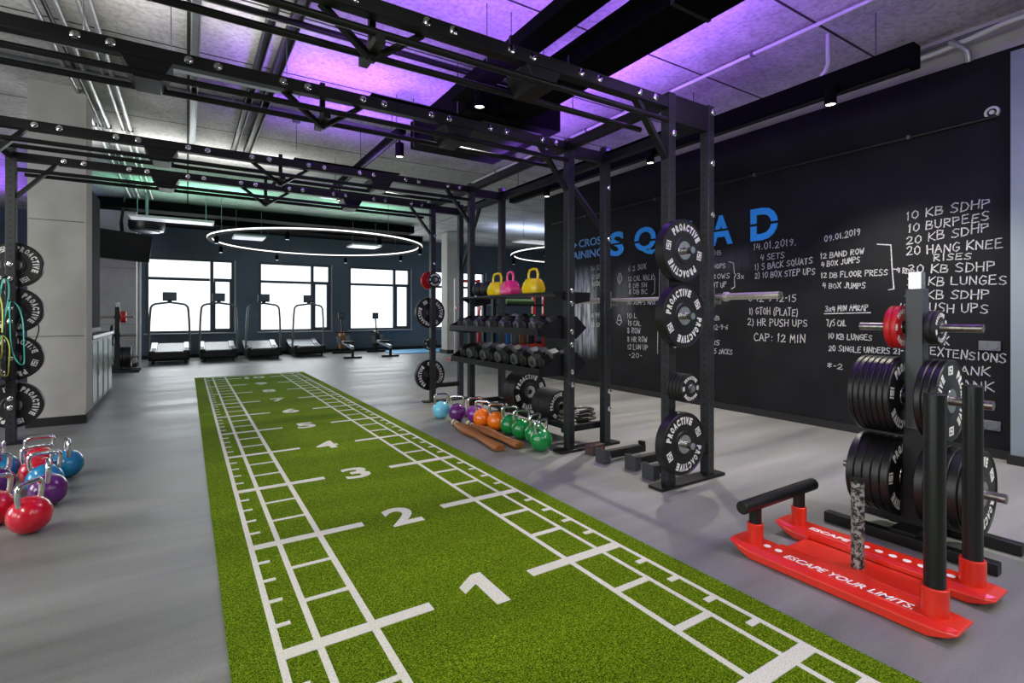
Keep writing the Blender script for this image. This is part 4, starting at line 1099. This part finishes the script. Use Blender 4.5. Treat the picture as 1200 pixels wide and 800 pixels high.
# resistance bands and battle rope hung on the left upright
def band(color, x, y, z, L, w_, label, lean):
    t = thing('resistance_band', label, 'band', (x, y, z), 0, 'bands on the left rig upright')
    pts = []
    for k in range(28):
        a = 2*PI*k/28; s = math.sin(a); c = math.cos(a)
        pts.append((w_*s*(1+.3*math.sin(a*2))+lean*(1-c)*L/2, .012*math.sin(a*3), -L/2+L/2*c))
    MB().tube(pts, .011, 8, closed=True, flat=.5).build('band_loop', color, t, ang=60)
    MB().tube([(pts[0][0]-.02, -.01, .0), (pts[0][0], -.014, .012), (pts[0][0]+.02, -.01, .0)], .013, 8).build('band_grip', 'rubber', t)
    return t
band('band_teal', -1.47, 6.74, 1.62, .62, .035, 'long teal resistance band hanging in front of the left rig upright', -.08)
band('band_teal', -1.42, 6.72, 1.40, .62, .05, 'teal resistance band lying across the left rig upright with a low loop', .12)
band('band_yellow', -1.54, 6.73, 1.5, .66, .04, 'yellow resistance band hanging left of the teal ones', .05)
band('band_yellow', -1.50, 6.71, 1.08, .40, .05, 'yellow resistance band with the shortest loop on the left upright', .10)
band('rubber_matte', -1.33, 6.75, 1.25, .38, .09, 'dark wide resistance band looped right of the left rig upright', .0)
t = thing('battle_rope', 'coiled cream and black rope hanging beside the left rig upright', 'rope', (-1.60, 6.74, .98))
for i in range(4):
    pts = []
    for k in range(20):
        a = 2*PI*k/20; pts.append(((.07+.012*i)*math.sin(a), -.03*i+.01*math.sin(2*a), -.22-.01*i+(.22+.01*i)*math.cos(a)))
    MB().tube(pts, .015, 8, closed=True).build('rope_coil', 'rope_cream' if i % 2 else 'rubber_matte', t, ang=60)
MB().cyl((-.03, .03, -.004), (.03, -.1, -.004), .012, 8).build('hook', 'steel', t)

# ================================================================== FAR ZONE BEHIND THE SHELVES
t = thing('storage_rack', 'red steel storage rack with shelves in the far zone behind the dumbbells', 'rack', (7.42, 11.6, 0))
for x in (-.75, .85):
    for y in (-.25, .25): MB().box((x, y, 1.05), (.09, .09, 2.1)).build('post', 'red_paint' if x > 0 else 'dark_base', t, bevel=.004)
for z in (.42, 1.02, 1.5):
    MB().box((.05, 0, z), (1.55, .5, .03)).build('shelf_board', 'rig_black', t, bevel=.003)
    MB().box((.05, -.265, z), (1.5, .03, .06)).build('shelf_rail', 'red_paint' if z < 1.2 else 'dark_base', t, bevel=.003)
for i, (x, c, n) in enumerate(((-.5, 'white_paint', 'white'), (-.22, 'rubber_matte', 'black'), (.08, 'letter_white', 'pale'), (.38, 'rubber_matte', 'dark'), (.62, 'kb_green', 'green'))):
    t = thing('medicine_ball', '%s medicine ball on the middle shelf of the red rack, %s from the left' % (n, ORD[i]), 'ball', (7.42+x, 11.6, 1.035+.12), R(20*i), 'balls on the red rack')
    MB().sphere((0, 0, 0), .12, u=24, v=16).build('ball', c, t, ang=80)
    MB().lathe([(.1205, -.006), (.122, 0), (.1205, .006)], 'Y', 32, closed=True).build('seam', 'gray_metal', t)
for i, (x, c, n) in enumerate(((-.5, 'bag_blue', 'bright blue'), (-.22, 'bag_blue', 'darker blue'), (.05, 'socket', 'grey'), (.3, 'tan', 'brown'), (.58, 'rubber_matte', 'black'))):
    t = thing('sandbag', '%s upright sandbag on the lowest shelf of the red rack' % n, 'sandbag', (7.42+x, 11.58, .435), 0, 'sandbags on the red rack')
    MB().lathe([(.08, 0), (.105, .03), (.11, .2), (.1, .38), (.06, .42)], 'Z', 18).build('bag', c, t)
    MB().tube([(-.06, 0, .41), (-.05, 0, .47), (.05, 0, .47), (.06, 0, .41)], .012, 8).build('carry_strap', 'rubber', t)
t = thing('foam_roller', 'green foam roller lying on the top shelf of the red rack', 'roller', (7.6, 11.55, 1.517+.075))
MB().cyl((-.45, 0, 0), (.45, 0, 0), .075, 24).build('roller_body', 'foam_green', t)
MB().lathe([(.03, -.452), (.05, -.452), (.05, .452), (.03, .452)], 'X', 20, closed=True).build('core', 'rubber', t)
t = thing('squat_stand', 'red squat stand with white posts in front of the far windows', 'rack', (6.4, 12.3, 0))
for x in (-.35, .35):
    MB().box((x, 0, 1.1), (.07, .07, 2.2)).build('post', 'white_paint' if x < 0 else 'red_paint', t, bevel=.004)
    MB().box((x, 0, .03), (.08, .9, .06)).build('foot', 'red_paint', t, bevel=.004)
    MB().box((x, -.06, 1.42), (.05, .08, .1)).build('bar_cup', 'red_paint', t, bevel=.004)
MB().box((0, 0, 2.15), (.64, .07, .07)).build('top_bar', 'red_paint', t, bevel=.004)
MB().box((0, .0, 1.05), (.64, .08, .1)).build('middle_bar', 'red_paint', t, bevel=.004)

# ================================================================== CEILING FITTINGS
# ducts with the LED strips
def duct(x0, x1, y0, y1, z0, z1, label, drops):
    t = thing('air_duct', label, 'duct', ((x0+x1)/2, (y0+y1)/2, z0))
    MB().box((0, 0, (z1-z0)/2), (x1-x0, y1-y0, z1-z0)).build('duct_body', 'duct_black', t, bevel=.006)
    n = int((y1-y0)/1.2)
    for i in range(1, n+1): MB().box((0, -(y1-y0)/2+(y1-y0)*i/(n+1), (z1-z0)/2), (x1-x0+.012, .03, z1-z0+.012)).build('flange', 'dark_base', t, smooth=False)
    for yy in drops:
        for s in (-1, 1): MB().cyl((s*((x1-x0)/2+.012), yy, .02), (s*((x1-x0)/2+.012), yy, CZ-z0), .004, 6).build('hanger_rod', 'gray_metal', t)
    return t
duct(2.15, 2.37, -1.0, 4.5, 3.35, 3.46, 'narrow black duct under the purple ceiling, left of the wide duct', (-2, 0, 2))
duct(2.74, 3.12, -1.0, 4.5, 3.35, 3.50, 'wide black duct under the purple ceiling, right of the narrow one', (-2, 0, 2))
t = thing('air_handling_unit', 'large black ventilation box hanging under the purple ceiling beyond the ducts', 'ventilation unit', (2.95, 5.3, 3.32))
MB().box((0, 0, .17), (1.2, 1.5, .34)).build('housing', 'duct_black', t, bevel=.01)
MB().box((0, -.1, -.004), (.9, 1.0, .012)).build('access_panel', 'dark_base', t, bevel=.003)
for s in (-1, 1):
    for yy in (-.6, .6): MB().cyl((s*.615, yy, .0), (s*.615, yy, CZ-3.32), .006, 8).build('hanger_rod', 'gray_metal', t)
t = thing('round_duct', 'fat round black duct bend at the top edge of the photo beside the narrow duct', 'duct', (1.88, 2.1, 3.42))
MB().tube([(0, -1.6, .06), (0, -.3, .06), (.0, .1, .1), (0, .3, .25), (0, .36, .48)], .24, 28).build('duct_body', 'duct_black', t, ang=50)
MB().lathe([(.24, -.03), (.262, -.03), (.262, .03), (.24, .03)], 'Y', 28, (0, -.6, .06), closed=True).build('flange', 'dark_base', t)
for i, (x, y, z, L_, e_) in enumerate(PURPLE_STRIPS):
    t = thing('ceiling_wash_strip', 'slim black light strip under the purple ceiling %s' % ('between the two ducts', 'added out of view above the sled')[i], 'light strip', (x, y, z), 0, 'purple light strips')
    MB().box((0, 0, .006), (.07, L_, .012)).box((-.033, 0, .02), (.006, L_, .03)).box((.033, 0, .02), (.006, L_, .03)).build('profile', 'duct_black', t, smooth=False)
    for f in (-.4, 0, .4): MB().cyl((.028, f*L_, .02), (.028, f*L_, CZ-z), .003, 6).build('hanger_wire', 'gray_metal', t)
for i, (x, y, L_) in enumerate(LINEAR):
    t = thing('linear_light', 'light grey linear lamp across the ceiling behind the second rig beam, %s of two' % ('right', 'left')[i], 'ceiling light', (x, y, 3.3), 0, 'linear lamps across the left ceiling')
    MB().box((0, 0, .03), (L_, .16, .06)).build('housing', 'silver_frame', t, bevel=.004)
    for s_ in (-1, 1): MB().box((s_*(L_/2+.006), 0, .03), (.012, .165, .066)).cyl((s_*L_*.4, 0, .06), (s_*L_*.4, 0, .6), .004, 6).build('end_cap', 'gray_metal', t)
# black steel channels and grey conduits fixed to the ceiling, along the room
def channel(x, y0, y1, z, w_, h_, label, material='rig_black'):
    t = thing('ceiling_channel', label, 'channel', (x, (y0+y1)/2, z), 0, 'steel channels under the ceiling')
    L = y1-y0
    MB().box((0, 0, h_-.004), (w_, L, .008)).box((-w_/2+.004, 0, h_/2), (.008, L, h_)).box((w_/2-.004, 0, h_/2), (.008, L, h_)).build('channel_profile', material, t, smooth=False)
    for i in range(4): MB().box((0, -L/2+L*(i+.5)/4, (h_+CZ-z)/2), (w_*.5, .05, max(CZ-z-h_, .004)+.0)).build('fixing_clip', 'gray_metal', t)
    return t
channel(.07, -1, 9.5, 3.8, .07, .07, 'black steel channel under the grey ceiling above the left turf edge', 'gray_metal')
channel(.62, -1, 9.5, 3.8, .07, .07, 'black steel channel under the ceiling above the turf, left of a pair', 'rig_black')
channel(.80, -1, 9.5, 3.78, .09, .09, 'black steel channel under the ceiling above the turf, right of a pair', 'rig_black')
def conduit(path, r, label, group=None, material='pipe_grey', clips=True):
    t = thing('conduit_pipe', label, 'pipe', path[0], 0, group)
    p0 = Vector(path[0])
    MB().tube([Vector(q)-p0 for q in path], r, 10).build('pipe', material, t, ang=50)
    if clips:
        a, b = Vector(path[0]), Vector(path[1])
        for f in (.15, .4, .65, .9):
            q = a.lerp(b, f)-p0; MB().box((q.x, q.y, q.z), (r*2.6 if abs(b.y-a.y) > .5 else .03, .03 if abs(b.y-a.y) > .5 else r*2.6, r*2.4)).build('pipe_clip', 'gray_metal', t)
    return t
for i, x in enumerate((-1.10, -1.02, -.94, -.78, -.70)):
    conduit([(x, -.5, CZ-.05), (x+.05, 14, CZ-.05)], .018 if i % 2 else .024, 'thin grey conduit along the concrete ceiling, %s of five from the left' % ORD[i], 'conduits along the left ceiling', 'pipe_grey' if i != 1 else 'rig_black')
conduit([(-7, 4.6, 3.72), (-3.2, 4.6, 3.72), (3.6, 4.6, 3.72)], .03, 'black cable pipe crossing the ceiling from left to right', None, 'rubber')
conduit([(-1.9, 2.6, 3.7), (-1.85, 3.4, 3.7), (-1.6, 4.1, 3.7), (-1.1, 4.45, 3.7), (-.4, 4.55, 3.72)], .035, 'black cable bending across the ceiling at the upper left', None, 'rubber', False)
conduit([(-7, 7.0, 3.82), (4.5, 7.0, 3.82)], .05, 'thick grey pipe crossing the ceiling behind the second rig beam', None, 'gray_metal')
conduit([(5.93, 8.2, 3.72), (5.93, 1.9, 3.72), (5.90, 1.75, 3.72), (5.8, 1.4, 3.72), (5.8, -1, 3.72)], .022, 'long white conduit along the top of the black wall', None, 'white_paint')
conduit([(5.97, 8.2, 3.80), (5.97, -1, 3.80)], .016, 'thin dark conduit above the white one on the black wall', None, 'gray_metal')
conduit([(5.88, 1.78, 3.76), (5.88, 1.7, 3.68), (5.9, 1.66, 3.62), (5.93, 1.66, 3.54)], .026, 'short grey pipe bend dropping down the black wall', None, 'pipe_grey', False)
conduit([(WX-.02, 8.0, 3.02), (WX-.02, 1.5, 3.02)], .016, 'thin black cable running along the upper black wall', None, 'rubber', True)
conduit([(5.07, 2.44, CZ-.004), (5.07, 2.44, 3.62), (5.06, 2.46, 3.55), (5.05, 2.5, 3.515)], .022, 'white pipe stub dropping onto the black light track', None, 'white_paint', False)
conduit([(4.75, -1, CZ-.04), (4.75, 9, CZ-.04)], .018, 'pale conduit on the purple ceiling right of the wide duct', None, 'white_paint')
# hanging black light track near the wall, with spot lamps
t = thing('light_track', 'long black light track hanging near the black wall', 'light track', (5.07, 4.85, 3.31))
MB().box((0, 0, .095), (.14, 6.2, .19)).build('track_body', 'duct_black', t, bevel=.006)
MB().box((0, 0, -.004), (.05, 6.1, .01)).build('power_rail', 'dark_base', t)
for yy in (-2.8, -.9, 1.2, 2.9): MB().cyl((0, yy, .19), (0, yy, CZ-3.31), .006, 8).build('hanger_rod', 'gray_metal', t)
def spot_lamp(x, y, ztop, label, target, power, group='track spot lamps', stem=.06, ang=75, lit=True):
    t = thing('spot_lamp', label, 'spot lamp', (x, y, ztop), 0, group)
    MB().box((0, 0, -.02), (.045, .12, .04)).cyl((0, 0, -.03), (0, 0, -stem-.03), .012, 10).build('adapter', 'duct_black', t)
    zc = -stem-.02
    MB().lathe([(.046, zc), (.05, zc-.004), (.05, zc-.165), (.043, zc-.165), (.040, zc-.15), (.01, zc-.15)], 'Z', 24).build('housing', 'duct_black', t)
    MB().lathe([(.001, zc-.153), (.040, zc-.153), (.040, zc-.158), (.001, zc-.158)], 'Z', 24).build('lens', 'lamp_lens', t)
    if lit: spot('spot_lamp_light', (x, y, ztop+zc-.175), target, power, (1, .95, .80), ang)
    return t
for y, n in ((2.36, 'nearest'), (4.5, 'middle'), (6.7, 'farthest')):
    spot_lamp(4.94, y, 3.36, 'black spot lamp on the track by the black wall, %s of three' % n, (5.3 if y < 3 else 4.7, y-.2, 0), 290, stem=.0, ang=100)
t = thing('light_track', 'black light track hanging from the ceiling beyond the rig beams above the turf', 'light track', (2.12, 7.4, 3.38))
MB().box((0, 0, .04), (.09, 3.4, .08)).build('track_body', 'duct_black', t, bevel=.004)
MB().box((0, 0, -.004), (.04, 3.3, .01)).build('power_rail', 'dark_base', t)
for yy in (-1.5, 0, 1.5): MB().cyl((0, yy, .08), (0, yy, CZ-3.38), .005, 8).build('hanger_rod', 'gray_metal', t)
spot_lamp(2.12, 5.8, 3.38, 'black spot lamp hanging above the turf beyond the second rig beam', (1.3, 5.6, 0), 110, 'turf spot lamps', .07)
spot_lamp(2.12, 8.6, 3.38, 'black spot lamp farther back above the turf', (1.3, 8.8, 0), 70, 'turf spot lamps', .07)
spot_lamp(2.26, 4.1, 3.35, 'bright spot lamp under the narrow duct in front of the ventilation box', (1.1, 3.4, 0), 120, 'ventilation box lamps', .0)
# out-of-view luminaires added to light the training floor
for i, (lx, ly) in enumerate(FILL_LUM):
    t = thing('added_luminaire', 'added unseen ceiling luminaire %s' % ('above the near turf', 'behind the camera above the turf', 'above the left floor', 'added out of view above the sled', 'behind the camera near the black wall', 'by the left windows')[i], 'ceiling light', (lx, ly, 3.31), 0, 'added ceiling luminaires')
    MB().box((0, 0, .055), (.28, 1.9, .1)).build('housing', 'gray_metal', t, bevel=.004)
    for yy in (-.7, .7): MB().cyl((0, yy, .07), (0, yy, CZ-3.31), .006, 8).build('hanger_rod', 'gray_metal', t)
# ring lights
def ring_light(x, y, z, rad, label, spots):
    t = thing('ring_light', label, 'ceiling light', (x, y, z))
    MB().lathe([(rad-.05, .0), (rad+.05, .0), (rad+.05, .08), (rad-.05, .08)], 'Z', 96, closed=True).build('ring_profile', 'duct_black', t)
    MB().lathe([(rad+.051, .022), (rad+.056, .022), (rad+.056, .056), (rad+.051, .056)], 'Z', 96, closed=True).build('outer_light_strip', 'light_white', t)
    MB().lathe([(rad-.056, .022), (rad-.051, .022), (rad-.051, .056), (rad-.056, .056)], 'Z', 96, closed=True).build('inner_light_strip', 'light_white', t)
    for k in range(4):
        a = PI/2*k+.4; MB().cyl((rad*math.cos(a), rad*math.sin(a), .08), (rad*math.cos(a), rad*math.sin(a), CZ-z), .006, 6).build('suspension_wire', 'gray_metal', t)
    for k in range(spots):
        a = 2*PI*k/spots+.3; px_, py_ = rad*math.cos(a), rad*math.sin(a)
        b = MB().cyl((px_, py_, 0), (px_, py_, -.06), .012, 10).lathe([(.045, -.05), (.048, -.055), (.048, -.2), (.04, -.2)], 'Z', 18, (px_, py_, 0)).build('spot_head', 'duct_black', t)
        MB().lathe([(.001, -.2015), (.038, -.2015), (.038, -.206), (.001, -.206)], 'Z', 16, (px_, py_, 0)).build('lens', 'panel_light', b)
    return t
ring_light(3.08, 14.4, 3.1, 2.62, 'big round ring light hanging in front of the windows', 8)
ring_light(11.0, 12.4, 3.1, 2.6, 'second round ring light at the right, half hidden by the black wall', 6)
# flat ceiling panels and dark soffit near the windows
for i, (x, y, z, sx_, sy_, n) in enumerate(((-.25, 12.9, 3.22, 1.5, .5, 'left of the ring light'), (1.3, 14.2, 3.14, .7, .7, 'inside the ring light at its left'), (4.2, 14.3, 3.14, .8, .7, 'inside the ring light at its right'), (2.6, 10.6, 3.62, .7, .5, 'in front of the ring light'), (9.0, 12.0, 3.3, 2.4, .5, 'behind the rig at the right'))):
    t = thing('ceiling_panel', 'flat white ceiling panel hanging %s' % n, 'ceiling panel', (x, y, z), 0, 'white ceiling panels')
    MB().box((0, 0, .02), (sx_, sy_, .04)).build('frame', 'white_paint', t, bevel=.004)
    MB().box((0, 0, -.002), (sx_-.06, sy_-.06, .006)).build('diffuser', 'panel_light', t)
    for s in (-1, 1): MB().cyl((s*sx_*.4, 0, .04), (s*sx_*.4, 0, CZ-z), .005, 6).build('hanger_rod', 'gray_metal', t)
so = MB().box((2.0, 16.9, 3.81), (9.6, 1.1, .17)).build('trim_2', 'duct_black', smooth=False); struct(so)
so = MB().box((2.0, 14.6, 3.76), (7.4, .5, .2)).build('trim_3', 'duct_black', smooth=False); struct(so)
t = thing('ceiling_fan_unit', 'dark round fan unit under the ceiling beside the television', 'ventilation unit', (-.72, 13.4, 3.02))
MB().lathe([(.1, .0), (.3, .02), (.33, .1), (.33, .22), (.2, .3)], 'Z', 28).build('housing', 'pole_black', t)
MB().lathe([(.001, -.004), (.24, -.004), (.24, .012), (.001, .012)], 'Z', 28).build('grille', 'gray_metal', t)
MB().cyl((0, 0, .28), (0, 0, CZ-3.02), .03, 12).build('down_rod', 'gray_metal', t)
for i, (x, y) in enumerate(((1.9, 6.3), (3.3, 4.4), (.95, 7.4))):
    t = thing('smoke_detector', 'small dark detector on the purple ceiling, %s of three' % ('left', 'right', 'farthest')[i], 'detector', (x+.3, y, CZ), 0, 'ceiling detectors')
    MB().lathe([(.03, -.05), (.05, -.04), (.055, -.01), (.055, 0)], 'Z', 20).build('housing', 'gray_metal', t)
    MB().cyl((0, 0, -.05), (0, 0, -.4), .004, 6).build('pendant_wire', 'rubber', t)
